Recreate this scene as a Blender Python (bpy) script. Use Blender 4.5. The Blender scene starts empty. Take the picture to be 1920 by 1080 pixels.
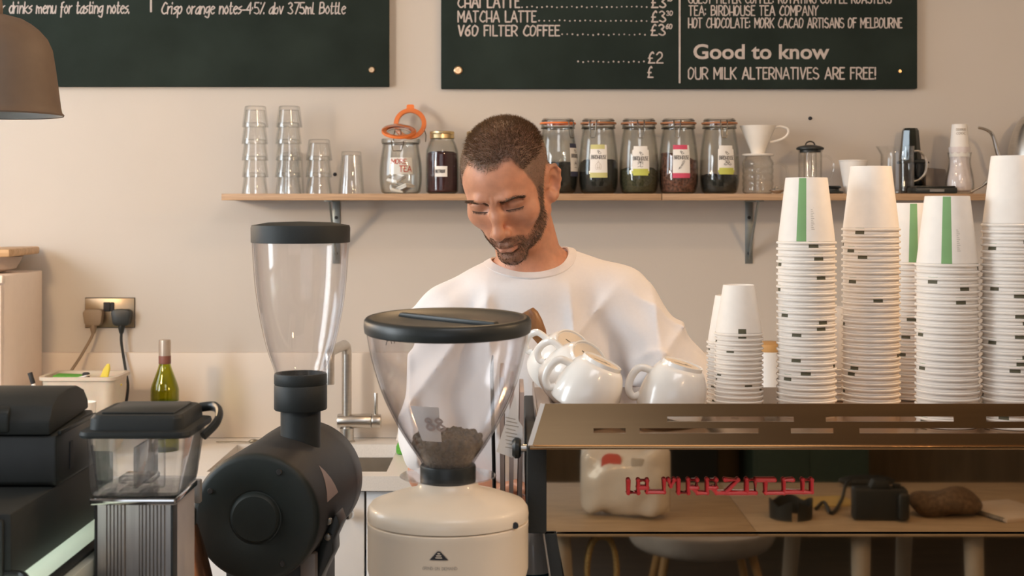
import bpy, bmesh, math, random
import numpy as np
from mathutils import Vector, Matrix, Euler

random.seed(7)
rng = np.random.default_rng(11)
PI = math.pi
SC = bpy.context.scene
COL = SC.collection
R = math.radians

# ---------------------------------------------------------------- camera
CAMZ, F, HY = 1.58, 2667.0, 385.0          # lens height, focal length in pixels of a 1920 frame, horizon row
cam_d = bpy.data.cameras.new('camera'); cam = bpy.data.objects.new('camera', cam_d); COL.objects.link(cam)
cam.location = (0, 0, CAMZ); cam.rotation_euler = (PI / 2, 0, 0)
cam_d.sensor_width = 36.0; cam_d.lens = F / 1920 * 36.0
cam_d.shift_y = -(540 - HY) / 1920.0
cam_d.dof.use_dof = True; cam_d.dof.focus_distance = 2.5; cam_d.dof.aperture_fstop = 10.0
cam_d.clip_start = 0.05
SC.camera = cam

# ---------------------------------------------------------------- world, exposure
world = bpy.data.worlds.new('world'); SC.world = world; world.use_nodes = True
bg = world.node_tree.nodes['Background']; bg.inputs[0].default_value = (0.80, 0.87, 1.0, 1); bg.inputs[1].default_value = 0.6
vs = SC.view_settings
vs.view_transform = 'Standard'; vs.look = 'None'; vs.gamma = 1.0; vs.use_curve_mapping = False
vs.exposure = 0.83
SC.cycles.use_denoising = True
SC.cycles.max_bounces = 14; SC.cycles.transparent_max_bounces = 48
SC.cycles.glossy_bounces = 5; SC.cycles.transmission_bounces = 12; SC.cycles.diffuse_bounces = 5
SC.cycles.sample_clamp_indirect = 6.0

def area(name, loc, target, sx, sy, power, col):
    d = bpy.data.lights.new(name, 'AREA'); d.shape = 'RECTANGLE'; d.size = sx; d.size_y = sy
    d.energy = power; d.color = col
    o = bpy.data.objects.new(name, d); COL.objects.link(o); o.location = loc
    o.rotation_euler = (Vector(target) - Vector(loc)).to_track_quat('-Z', 'Y').to_euler()
    return o

# daylight at the side window (left wall) and at the shop front behind the camera
area('window_daylight', (-3.05, 3.05, 2.20), (0, 3.95, 1.42), 0.95, 1.0, 14, (0.76, 0.90, 1.0))
area('shopfront_daylight', (-0.9, -3.0, 1.75), (0.1, 3.0, 1.3), 3.0, 2.0, 4, (0.95, 0.97, 1.0))
area('overhead_fill_light', (0.30, 0.75, 2.92), (0.15, 2.9, 1.1), 1.0, 0.8, 9.5, (0.95, 0.965, 1.0))  # overhead fill added to brighten the fronts; no panel in the ceiling
area('front_window_daylight', (-2.98, 1.55, 1.80), (0.3, 2.5, 1.35), 1.4, 1.5, 57, (0.88, 0.955, 1.0))

def lamp_light(name, loc, power, col=(1.0, 0.66, 0.36), rad=0.045):
    d = bpy.data.lights.new(name, 'POINT'); d.energy = power; d.color = col; d.shadow_soft_size = rad
    o = bpy.data.objects.new(name, d); COL.objects.link(o); o.location = loc
    return o

# ---------------------------------------------------------------- geometry helpers
class G:
    """a pile of vertices and faces, each face with a material slot"""
    def __init__(s): s.v = []; s.f = []; s.m = []
    def add(s, v, f, mi=0):
        b = len(s.v); s.v += [tuple(p) for p in v]; s.f += [tuple(i + b for i in q) for q in f]; s.m += [mi] * len(f); return s
    def join(s, g, M=None):
        b = len(s.v)
        s.v += [tuple(M @ Vector(p)) for p in g.v] if M is not None else list(g.v)
        s.f += [tuple(i + b for i in q) for q in g.f]; s.m += g.m; return s
    def move(s, x=0, y=0, z=0): s.v = [(a + x, b + y, c + z) for a, b, c in s.v]; return s
    def xf(s, M): s.v = [tuple(M @ Vector(p)) for p in s.v]; return s
    def map(s, fn): s.v = [tuple(fn(*p)) for p in s.v]; return s

def lathe(prof, n=48, mi=0, arc=None):
    """revolve [(r, z)...] about z; a closed skin if both ends have r = 0"""
    g = G(); rings = []
    for r, z in prof:
        if r < 1e-6: rings.append([len(g.v)]); g.v.append((0, 0, z))
        else:
            rings.append(list(range(len(g.v), len(g.v) + n)))
            g.v += [(r * math.cos(2 * PI * k / n), r * math.sin(2 * PI * k / n), z) for k in range(n)]
    for a, b in zip(rings, rings[1:]):
        for k in range(n):
            k2 = (k + 1) % n
            if len(a) == 1 and len(b) == 1: continue
            if len(a) == 1: q = (a[0], b[k2], b[k])
            elif len(b) == 1: q = (a[k], a[k2], b[0])
            else: q = (a[k], a[k2], b[k2], b[k])
            g.f.append(q); g.m.append(mi)
    return g

def catmull(pts, n=6, closed=False):
    P = [np.array(p, float) for p in pts]; out = []
    m = len(P)
    for i in range(m if closed else m - 1):
        p0 = P[(i - 1) % m] if closed or i > 0 else 2 * P[0] - P[1]
        p1 = P[i]; p2 = P[(i + 1) % m]
        p3 = P[(i + 2) % m] if closed or i < m - 2 else 2 * P[-1] - P[-2]
        for k in range(n):
            t = k / n
            out.append(0.5 * ((2 * p1) + (p2 - p0) * t + (2 * p0 - 5 * p1 + 4 * p2 - p3) * t * t + (3 * p1 - p0 - 3 * p2 + p3) * t ** 3))
    if not closed: out.append(P[-1])
    return out

def tube(path, r, n=10, closed=False, mi=0, sx=1.0):
    P = [Vector(p) for p in path]; m = len(P)
    rs = r if isinstance(r, (list, tuple)) else [r] * m
    g = G(); up = None
    for i in range(m):
        a = P[(i - 1) % m] if closed or i > 0 else P[i]
        b = P[(i + 1) % m] if closed or i < m - 1 else P[i]
        t = (b - a).normalized()
        if up is None:
            up = Vector((0, 0, 1)) if abs(t.z) < 0.9 else Vector((1, 0, 0))
        s = t.cross(up).normalized(); up = s.cross(t).normalized()
        for k in range(n):
            an = 2 * PI * k / n
            g.v.append(tuple(P[i] + (s * math.cos(an) * sx + up * math.sin(an)) * rs[i]))
    for i in range(m if closed else m - 1):
        j = (i + 1) % m
        for k in range(n):
            k2 = (k + 1) % n
            g.f.append((i * n + k, i * n + k2, j * n + k2, j * n + k)); g.m.append(mi)
    if not closed:
        g.f.append(tuple(range(n - 1, -1, -1))); g.m.append(mi)
        g.f.append(tuple((m - 1) * n + k for k in range(n))); g.m.append(mi)
    return g

def box(x0, x1, y0, y1, z0, z1, b=0.0, seg=2, mi=0):
    bm = bmesh.new(); bmesh.ops.create_cube(bm, size=1)
    for v in bm.verts:
        v.co = Vector(((x0 + x1) / 2 + v.co.x * (x1 - x0), (y0 + y1) / 2 + v.co.y * (y1 - y0), (z0 + z1) / 2 + v.co.z * (z1 - z0)))
    if b > 0: bmesh.ops.bevel(bm, geom=bm.edges[:], offset=b, segments=seg, affect='EDGES', profile=0.5)
    g = from_bm(bm, mi); return g

def from_bm(bm, mi=0):
    bm.verts.index_update(); g = G()
    g.v = [tuple(v.co) for v in bm.verts]; g.f = [tuple(v.index for v in f.verts) for f in bm.faces]; g.m = [mi] * len(g.f)
    bm.free(); return g

def prism(poly, h0, h1, axis='z', b=0.0, mi=0, seg=2):
    """extrude a 2D polygon between h0 and h1 along an axis: (x, y) for z, (x, z) for y, (y, z) for x"""
    bm = bmesh.new()
    def P(p, h): return {'z': (p[0], p[1], h), 'y': (p[0], h, p[1]), 'x': (h, p[0], p[1])}[axis]
    A = [bm.verts.new(P(p, h0)) for p in poly]; B = [bm.verts.new(P(p, h1)) for p in poly]
    n = len(poly)
    bm.faces.new(A[::-1]); bm.faces.new(B)
    for i in range(n): bm.faces.new((A[i], A[(i + 1) % n], B[(i + 1) % n], B[i]))
    bmesh.ops.recalc_face_normals(bm, faces=bm.faces[:])
    if b > 0:
        ee = [e for e in bm.edges if len(e.link_faces) == 2 and e.calc_face_angle(0) > 0.5]
        bmesh.ops.bevel(bm, geom=ee, offset=b, segments=seg, affect='EDGES', profile=0.5)
    return from_bm(bm, mi)

def rrect(x0, x1, y0, y1, r, n=5):
    out = []
    for cx, cy, a in ((x1 - r, y1 - r, 0), (x0 + r, y1 - r, 90), (x0 + r, y0 + r, 180), (x1 - r, y0 + r, 270)):
        for k in range(n + 1): t = R(a + 90 * k / n); out.append((cx + r * math.cos(t), cy + r * math.sin(t)))
    return out

def loft(sections, mi=0, cap0=True, cap1=True):
    """join rings (lists of equally many 3D points) one to the next"""
    g = G(); n = len(sections[0])
    for s in sections: g.v += [tuple(p) for p in s]
    for i in range(len(sections) - 1):
        for k in range(n):
            k2 = (k + 1) % n
            g.f.append((i * n + k, i * n + k2, (i + 1) * n + k2, (i + 1) * n + k)); g.m.append(mi)
    if cap0: g.f.append(tuple(range(n - 1, -1, -1))); g.m.append(mi)
    if cap1: g.f.append(tuple((len(sections) - 1) * n + k for k in range(n))); g.m.append(mi)
    return g

def cyl(r, h, n=32, b=0.0):
    if b: return lathe([(0, 0), (r - b, 0), (r - b * .3, b * .3), (r, b), (r, h - b), (r - b * .3, h - b * .3), (r - b, h), (0, h)], n)
    return lathe([(0, 0), (r, 0), (r, h), (0, h)], n)

def ball(r, n=20, m=12, c=(0, 0, 0), s=(1, 1, 1)):
    g = lathe([(max(0, r * math.sin(PI * k / m)), -r * math.cos(PI * k / m)) if 0 < k < m else (0, -r if k == 0 else r) for k in range(m + 1)], n)
    return g.map(lambda x, y, z: (x * s[0] + c[0], y * s[1] + c[1], z * s[2] + c[2]))

RX = lambda a: Matrix.Rotation(a, 4, 'X')
RY = lambda a: Matrix.Rotation(a, 4, 'Y')
RZ = lambda a: Matrix.Rotation(a, 4, 'Z')
T = lambda x, y, z: Matrix.Translation((x, y, z))

def mesh_of(name, g, mats, smooth=38):
    me = bpy.data.meshes.new(name); me.from_pydata(g.v, [], g.f)
    for m in (mats if isinstance(mats, (list, tuple)) else [mats]): me.materials.append(m)
    if any(g.m): me.polygons.foreach_set('material_index', g.m)
    me.validate(); me.update()
    bm = bmesh.new(); bm.from_mesh(me); bmesh.ops.recalc_face_normals(bm, faces=bm.faces[:]); bm.to_mesh(me); bm.free()
    if smooth:
        me.shade_smooth()
        if smooth < 179: me.set_sharp_from_angle(angle=R(smooth))
    return me

def obj(name, g, mats, parent=None, loc=(0, 0, 0), rot=(0, 0, 0), smooth=38, label=None):
    o = bpy.data.objects.new(name, mesh_of(name, g, mats, smooth)); COL.objects.link(o)
    o.location = loc; o.rotation_euler = rot
    if parent is not None: o.parent = parent
    if label: o['label'] = label
    return o

def thing(name, label, cat, loc=(0, 0, 0), rot=(0, 0, 0), group=None):
    o = bpy.data.objects.new(name, None); COL.objects.link(o); o.empty_display_size = 0.05
    o.location = loc; o.rotation_euler = rot; o['label'] = label; o['category'] = cat
    if group: o['group'] = group
    return o

def tag(o, label, cat, group=None):
    o['label'] = label; o['category'] = cat
    if group: o['group'] = group
    return o

def struct(name, g, m, smooth=38, label=None, parent=None):
    o = obj(name, g, m, parent, smooth=smooth)
    if parent is None: o['kind'] = 'structure'
    if label: o['label'] = label
    return o

def dup(root, loc, rot=None, label=None):
    """copy of a thing with copies of its parts and their sub-parts"""
    def cp(o, par):
        c = o.copy(); COL.objects.link(c)
        if par is not None: c.parent = par
        for ch in o.children: cp(ch, c)
        return c
    r = cp(root, None); r.location = loc
    if rot is not None: r.rotation_euler = rot
    if label: r['label'] = label
    return r

def W(px, py, d):
    """the point at depth d that the photograph shows at (px, py)"""
    return ((px - 960) / F * d, d, CAMZ - (py - HY) / F * d)

NTH = ['topmost', 'second', 'third', 'fourth', 'fifth', 'sixth', 'seventh', 'eighth', 'ninth', 'tenth', 'eleventh', 'twelfth', 'thirteenth', 'fourteenth', 'fifteenth',
       'sixteenth', 'seventeenth', 'eighteenth', 'nineteenth', 'twentieth', 'twenty-first', 'twenty-second', 'twenty-third', 'twenty-fourth', 'twenty-fifth', 'twenty-sixth',
       'twenty-seventh', 'twenty-eighth', 'twenty-ninth', 'thirtieth', 'thirty-first', 'thirty-second', 'thirty-third']

# ---------------------------------------------------------------- materials
def mat(name, col, rough=0.5, metal=0.0, var=0.05, scale=30.0, bump=0.0, bscale=200.0, coat=0.0, sss=0.0, stretch=None, spec=0.5, emit=None):
    m = bpy.data.materials.new(name); m.use_nodes = True
    nt = m.node_tree; p = nt.nodes['Principled BSDF']
    p.inputs['Roughness'].default_value = rough; p.inputs['Metallic'].default_value = metal
    p.inputs['Specular IOR Level'].default_value = spec
    if coat: p.inputs['Coat Weight'].default_value = coat; p.inputs['Coat Roughness'].default_value = 0.08
    if sss:
        p.inputs['Subsurface Weight'].default_value = sss; p.inputs['Subsurface Radius'].default_value = (1.0, 0.35, 0.2); p.inputs['Subsurface Scale'].default_value = 0.008
    if emit: p.inputs['Emission Color'].default_value = (*emit[:3], 1); p.inputs['Emission Strength'].default_value = emit[3]
    tc = nt.nodes.new('ShaderNodeTexCoord'); mp = nt.nodes.new('ShaderNodeMapping'); nz = nt.nodes.new('ShaderNodeTexNoise')
    nt.links.new(tc.outputs['Object'], mp.inputs[0]); nt.links.new(mp.outputs[0], nz.inputs[0])
    if stretch: mp.inputs['Scale'].default_value = stretch
    nz.inputs['Scale'].default_value = scale; nz.inputs['Detail'].default_value = 4
    rp = nt.nodes.new('ShaderNodeValToRGB'); nt.links.new(nz.outputs['Fac'], rp.inputs[0])
    rp.color_ramp.elements[0].position = 0.3; rp.color_ramp.elements[1].position = 0.7
    rp.color_ramp.elements[0].color = (*[max(0, c * (1 - var)) for c in col], 1); rp.color_ramp.elements[1].color = (*[min(1, c * (1 + var)) for c in col], 1)
    nt.links.new(rp.outputs[0], p.inputs['Base Color'])
    if bump:
        n2 = nt.nodes.new('ShaderNodeTexNoise'); n2.inputs['Scale'].default_value = bscale; n2.inputs['Detail'].default_value = 3
        nt.links.new(mp.outputs[0], n2.inputs[0])
        b = nt.nodes.new('ShaderNodeBump'); b.inputs['Strength'].default_value = bump; b.inputs['Distance'].default_value = 0.002
        nt.links.new(n2.outputs['Fac'], b.inputs['Height']); nt.links.new(b.outputs[0], p.inputs['Normal'])
    return m

def clear(name, tint=(0.97, 0.97, 0.96), edge=(0.62, 0.66, 0.63), haze=0.0, rough=0.03, refl=0.9, base=0.05):
    """thin-walled glass or plastic: light passes straight on, reflection grows towards grazing view"""
    m = bpy.data.materials.new(name); m.use_nodes = True; nt = m.node_tree
    for n in list(nt.nodes): nt.nodes.remove(n)
    N = nt.nodes.new; K = nt.links.new
    out = N('ShaderNodeOutputMaterial'); lw = N('ShaderNodeLayerWeight'); lw.inputs[0].default_value = 0.5
    pw = N('ShaderNodeMath'); pw.operation = 'POWER'; pw.inputs[1].default_value = 4.0; K(lw.outputs['Facing'], pw.inputs[0])
    ma = N('ShaderNodeMath'); ma.operation = 'MULTIPLY_ADD'; ma.inputs[1].default_value = refl; ma.inputs[2].default_value = base; K(pw.outputs[0], ma.inputs[0])
    mx = N('ShaderNodeMix'); mx.data_type = 'RGBA'; mx.inputs[6].default_value = (*tint, 1); mx.inputs[7].default_value = (*edge, 1)
    p2 = N('ShaderNodeMath'); p2.operation = 'POWER'; p2.inputs[1].default_value = 2.5; K(lw.outputs['Facing'], p2.inputs[0]); K(p2.outputs[0], mx.inputs[0])
    tr = N('ShaderNodeBsdfTransparent'); K(mx.outputs[2], tr.inputs[0])
    gl = N('ShaderNodeBsdfGlossy'); gl.inputs['Roughness'].default_value = rough
    ms = N('ShaderNodeMixShader'); K(ma.outputs[0], ms.inputs[0]); K(gl.outputs[0], ms.inputs[2])
    if haze:
        df = N('ShaderNodeBsdfDiffuse'); df.inputs[0].default_value = (0.9, 0.88, 0.86, 1)
        tl = N('ShaderNodeBsdfTranslucent'); tl.inputs[0].default_value = (0.9, 0.88, 0.86, 1)
        ad = N('ShaderNodeMixShader'); ad.inputs[0].default_value = 0.5; K(df.outputs[0], ad.inputs[1]); K(tl.outputs[0], ad.inputs[2])
        nz = N('ShaderNodeTexNoise'); nz.inputs['Scale'].default_value = 9.0; tc = N('ShaderNodeTexCoord'); K(tc.outputs['Object'], nz.inputs[0])
        hm = N('ShaderNodeMath'); hm.operation = 'MULTIPLY'; hm.inputs[1].default_value = 2 * haze; K(nz.outputs['Fac'], hm.inputs[0])
        m2 = N('ShaderNodeMixShader'); K(hm.outputs[0], m2.inputs[0]); K(tr.outputs[0], m2.inputs[1]); K(ad.outputs[0], m2.inputs[2]); K(m2.outputs[0], ms.inputs[1])
    else: K(tr.outputs[0], ms.inputs[1])
    K(ms.outputs[0], out.inputs[0])
    return m

def milk_glass(name, col):
    m = mat(name, col, 0.15, var=.02, coat=.5); nt = m.node_tree; p = nt.nodes['Principled BSDF']; out = nt.nodes['Material Output']
    tl = nt.nodes.new('ShaderNodeBsdfTranslucent'); tl.inputs[0].default_value = (*col, 1); ms = nt.nodes.new('ShaderNodeMixShader'); ms.inputs[0].default_value = .55
    nt.links.new(p.outputs[0], ms.inputs[1]); nt.links.new(tl.outputs[0], ms.inputs[2]); nt.links.new(ms.outputs[0], out.inputs[0]); return m

def plywood(name, c0, c1, grain=(1, 12, 12), scale=6.0, rough=0.5):
    m = mat(name, c0, rough); nt = m.node_tree; p = nt.nodes['Principled BSDF']
    tc = nt.nodes.new('ShaderNodeTexCoord'); mp = nt.nodes.new('ShaderNodeMapping'); mp.inputs['Scale'].default_value = grain
    nz = nt.nodes.new('ShaderNodeTexNoise'); nz.inputs['Scale'].default_value = scale; nz.inputs['Detail'].default_value = 6; nz.inputs['Distortion'].default_value = 0.6
    rp = nt.nodes.new('ShaderNodeValToRGB'); rp.color_ramp.elements[0].color = (*c0, 1); rp.color_ramp.elements[1].color = (*c1, 1)
    rp.color_ramp.elements[0].position = 0.35; rp.color_ramp.elements[1].position = 0.65
    nt.links.new(tc.outputs['Object'], mp.inputs[0]); nt.links.new(mp.outputs[0], nz.inputs[0]); nt.links.new(nz.outputs['Fac'], rp.inputs[0]); nt.links.new(rp.outputs[0], p.inputs['Base Color'])
    return m

M = dict(
    wall=mat('wall_paint', (0.565, 0.52, 0.472), 0.85, var=0.02, scale=3, bump=0.05, bscale=60),
    tile=mat('upstand_paint', (0.66, 0.585, 0.51), 0.5, var=0.02, scale=3),
    ceil=mat('ceiling_paint', (0.52, 0.46, 0.40), 0.9),
    floor=plywood('floor_boards', (0.05, 0.04, 0.032), (0.09, 0.07, 0.052), (1, 8, 1), 4),
    board=mat('chalkboard', (0.020, 0.029, 0.025), 0.9, var=0.25, scale=5, bump=0.05, spec=0.15),
    chalk=mat('chalk_paint', (0.50, 0.44, 0.41), 0.9, var=0.12, scale=60),
    brass=mat('brass', (0.72, 0.50, 0.30), 0.3, 1.0),
    gold=mat('gold_lid', (0.66, 0.52, 0.30), 0.32, 1.0, var=0.08),
    ply=plywood('plywood_edge', (0.36, 0.22, 0.125), (0.52, 0.34, 0.20), (1, 1, 60), 9),
    steel=mat('steel', (0.62, 0.59, 0.55), 0.28, 1.0, var=0.06, stretch=(1, 1, 12)),
    dsteel=mat('bracket_steel', (0.28, 0.31, 0.31), 0.4, 0.9, var=0.1),
    chrome=mat('chrome', (0.75, 0.74, 0.72), 0.12, 1.0),
    wire=mat('wire', (0.22, 0.20, 0.17), 0.35, 1.0),
    alum=mat('brushed_aluminium', (0.66, 0.62, 0.58), 0.34, 1.0, var=0.08, stretch=(1, 1, .05), scale=200),
    black=mat('black_plastic', (0.016, 0.019, 0.018), 0.42, var=0.15),
    blackm=mat('black_matte', (0.012, 0.015, 0.0145), 0.6, var=0.12, bump=0.15, bscale=900),
    ek=mat('black_powder_coat', (0.030, 0.029, 0.028), 0.5, var=0.12, bump=0.2, bscale=1500),
    ekdisc=mat('black_cast_cover', (0.010, 0.016, 0.014), 0.55, var=0.12, bump=0.1, bscale=900),
    grey=mat('grey_plastic', (0.22, 0.21, 0.20), 0.5),
    cream=mat('cream_enamel', (0.82, 0.71, 0.57), 0.4, var=0.02, scale=8, bump=0.05, bscale=900, coat=0.2),
    paper=mat('paper_cup', (0.88, 0.81, 0.73), 0.6, var=0.025, scale=60, sss=0.0),
    white=mat('white_paper', (0.85, 0.83, 0.80), 0.7, var=0.02),
    green=mat('green_stripe', (0.20, 0.38, 0.15), 0.6, var=0.05),
    ink=mat('dark_ink', (0.025, 0.025, 0.028), 0.7),
    greyink=mat('grey_ink', (0.45, 0.40, 0.34), 0.7),
    olive=mat('foot_print_and_gap_shade', (0.10, 0.09, 0.05), 0.7),  # china foot print; also nesting-gap shade painted on paper cup stripe ends
    china=mat('white_china', (0.90, 0.86, 0.80), 0.22, var=0.015, coat=0.3),
    foot=mat('unglazed_foot', (0.78, 0.66, 0.52), 0.45),
    glass=clear('clear_glass', (0.992, 0.992, 0.988), (0.84, 0.85, 0.84), base=0.03),
    tumb=clear('tumbler_glass', (0.992, 0.993, 0.99), (0.72, 0.74, 0.72), refl=0.95, base=0.075),
    jar=clear('jar_glass', (0.978, 0.981, 0.972), (0.50, 0.52, 0.49), base=0.035),
    smoke=clear('smoky_plastic', (0.22, 0.24, 0.22), (0.05, 0.06, 0.05), base=0.07),
    hopper=clear('hopper_plastic', (0.985, 0.98, 0.98), (0.72, 0.70, 0.71), haze=0.015, base=0.03),
    hazy=clear('hazy_hopper_plastic', (0.975, 0.965, 0.965), (0.72, 0.68, 0.68), haze=0.05, base=0.03, rough=0.10),
    square=clear('square_hopper_plastic', (0.95, 0.955, 0.96), (0.50, 0.52, 0.54), haze=0.015, base=0.04),
    bottle=clear('green_bottle_glass', (0.74, 0.76, 0.26), (0.30, 0.34, 0.05), base=0.04),
    tub=mat('milky_plastic', (0.62, 0.55, 0.46), 0.5, sss=0.3),
    orange=mat('orange_rubber', (0.80, 0.20, 0.04), 0.5),
    rust=mat('faded_orange_rubber', (0.42, 0.17, 0.07), 0.5),
    beet=mat('beetroot_powder', (0.050, 0.012, 0.014), 0.9, var=0.3, scale=120),
    tea=mat('black_tea', (0.016, 0.017, 0.013), 0.85, var=0.5, scale=160, bump=0.8, bscale=500),
    gtea=mat('green_tea', (0.060, 0.060, 0.028), 0.85, var=0.5, scale=220, bump=0.8, bscale=500),
    rtea=mat('red_herbal_tea', (0.15, 0.065, 0.042), 0.85, var=0.75, scale=140, bump=1.0, bscale=400),
    lime=mat('lime_label', (0.55, 0.58, 0.12), 0.6), pear=mat('pear_label', (0.58, 0.56, 0.24), 0.6), pink=mat('pink_label', (0.62, 0.07, 0.14), 0.6), navy=mat('navy_label', (0.05, 0.055, 0.10), 0.6),
    redink=mat('red_ink', (0.62, 0.10, 0.07), 0.7),
    red=mat('red_enamel', (0.58, 0.022, 0.028), 0.35, coat=0.3),
    lampo=mat('brown_lamp_enamel', (0.165, 0.115, 0.082), 0.6, var=0.06), lampi=mat('lamp_inner', (0.45, 0.44, 0.43), 0.35),
    board2=plywood('breadboard_wood', (0.50, 0.31, 0.16), (0.66, 0.44, 0.25), (1, 14, 14), 5),
    handle=plywood('handle_wood', (0.20, 0.085, 0.03), (0.36, 0.17, 0.065), (6, 6, 1), 12, 0.4),
    pale=mat('white_cabinet', (0.90, 0.78, 0.69), 0.5, var=0.015),
    door=mat('white_door', (0.84, 0.84, 0.84), 0.35, var=0.01),
    work=mat('worktop', (0.78, 0.75, 0.71), 0.35, var=0.05, scale=300),
    sink=mat('sink_steel', (0.34, 0.29, 0.23), 0.45, 0.8),
    lightbox=mat('case_inside', (.75, .80, .74), .6),
    pglass=milk_glass('pale_green_glass', (0.84, 0.88, 0.82)),
    copper=mat('copper', (0.62, 0.30, 0.17), 0.25, 1.0),
    yellow=mat('yellow_rubber', (0.72, 0.60, 0.06), 0.5), sponge=mat('green_sponge', (0.12, 0.42, 0.06), 0.9, var=0.2, scale=200, bump=0.6, bscale=300),
    mirror=mat('polished_steel_panel', (0.60, 0.50, 0.38), 0.022, 1.0, var=0.02, scale=4),
    rail=mat('brushed_rail_steel', (0.36, 0.225, 0.115), 0.22, 1.0, var=0.05, stretch=(.1, 1, 8)),
    bean=mat('coffee_beans', (0.10, 0.066, 0.036), 0.5, var=0.5, scale=140),
    table=plywood('table_wood', (0.40, 0.29, 0.18), (0.52, 0.39, 0.25), (2, 10, 2), 4, 0.55),
    leg=mat('table_leg_wood', (0.52, 0.46, 0.38), 0.6), dowel=plywood('dowel_wood', (0.42, 0.25, 0.10), (0.55, 0.34, 0.15), (8, 8, 1), 6),
    shell=mat('grey_white_shell', (0.58, 0.56, 0.55), 0.5),
    bag=mat('white_bag_film', (0.72, 0.68, 0.63), 0.28, var=0.03, coat=0.4),
    brownw=plywood('rear_wall_wood', (0.15, 0.11, 0.065), (0.20, 0.145, 0.09), (6, 1, 1), 3, 0.7),
    dgreen=mat('dark_green_paint', (0.06, 0.095, 0.072), 0.6), fur=mat('brown_cloth', (0.13, 0.085, 0.05), 0.9, var=0.4, scale=90, bump=0.8, bscale=200),
    straw=mat('straw_rope', (0.36, 0.25, 0.10), 0.8, var=0.3, scale=200), teal=mat('teal', (0.03, 0.10, 0.12), 0.6),
    crump=mat('crumpled_white_paper', (0.72, 0.66, 0.66), 0.7, bump=0.9, bscale=90),
    trous=mat('dark_trousers', (0.03, 0.032, 0.04), 0.85), shoe=mat('dark_shoes', (0.03, 0.028, 0.025), 0.6),
)
# ================================================================ the room
WY = 4.17                                                   # back wall
struct('floor', box(-3.1, 3.3, -3.6, 4.3, -0.1, 0.0), M['floor'])
struct('ceiling', box(-3.1, 3.3, -3.6, 4.3, 3.0, 3.1), M['ceil'])
struct('wall_back', box(-3.1, 3.3, WY, WY + 0.1, 0, 3.0), M['wall'])
struct('wall_right', box(3.2, 3.3, -3.5, WY, 0, 3.0), M['wall'])
g = G()                                                     # left wall with the window opening the daylight comes through
for a in ((-3.5, -.25, 0, 3.0), (-.25, 1.45, 0, .95), (-.25, 1.45, 2.65, 3.0), (1.45, 2.5, 0, 3.0), (3.6, WY, 0, 3.0), (2.5, 3.6, 0, 1.65), (2.5, 3.6, 2.75, 3.0)): g.join(box(-3.1, -3.0, a[0], a[1], a[2], a[3]))
struct('wall_left', g, M['wall'])
w = struct('window_1', G().join(box(-3.08, -3.02, 2.5, 2.55, 1.65, 2.75)).join(box(-3.08, -3.02, 3.55, 3.6, 1.65, 2.75)).join(box(-3.08, -3.02, 2.55, 3.55, 1.65, 1.70)).join(box(-3.08, -3.02, 2.55, 3.55, 2.70, 2.75)), M['door'])
struct('window_3', G().join(box(-3.08, -3.02, -.25, -.19, .95, 2.65)).join(box(-3.08, -3.02, 1.39, 1.45, .95, 2.65)).join(box(-3.08, -3.02, -.19, 1.39, .95, 1.01)).join(box(-3.08, -3.02, -.19, 1.39, 2.59, 2.65)), M['door'])
g = G()                                                     # wall behind the camera with the shop window
for a in ((-3.0, -2.5, 0, 3.0), (0.7, 3.2, 0, 3.0), (-2.5, 0.7, 0, 0.7), (-2.5, 0.7, 2.8, 3.0)): g.join(box(a[0], a[1], -3.6, -3.5, a[2], a[3]))
struct('wall_front', g, M['brownw'])
struct('window_2', G().join(box(-2.5, -2.44, -3.58, -3.52, 0.7, 2.8)).join(box(0.64, 0.7, -3.58, -3.52, 0.7, 2.8)).join(box(-2.44, 0.64, -3.58, -3.52, 0.7, 0.76)).join(box(-2.44, 0.64, -3.58, -3.52, 2.74, 2.8)), M['door'])
struct('trim_1', box(-3.0, 3.2, WY - 0.014, WY, 0.9, 1.15, 0.003), M['tile'], label='low painted upstand along the back wall above the worktop')

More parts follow.
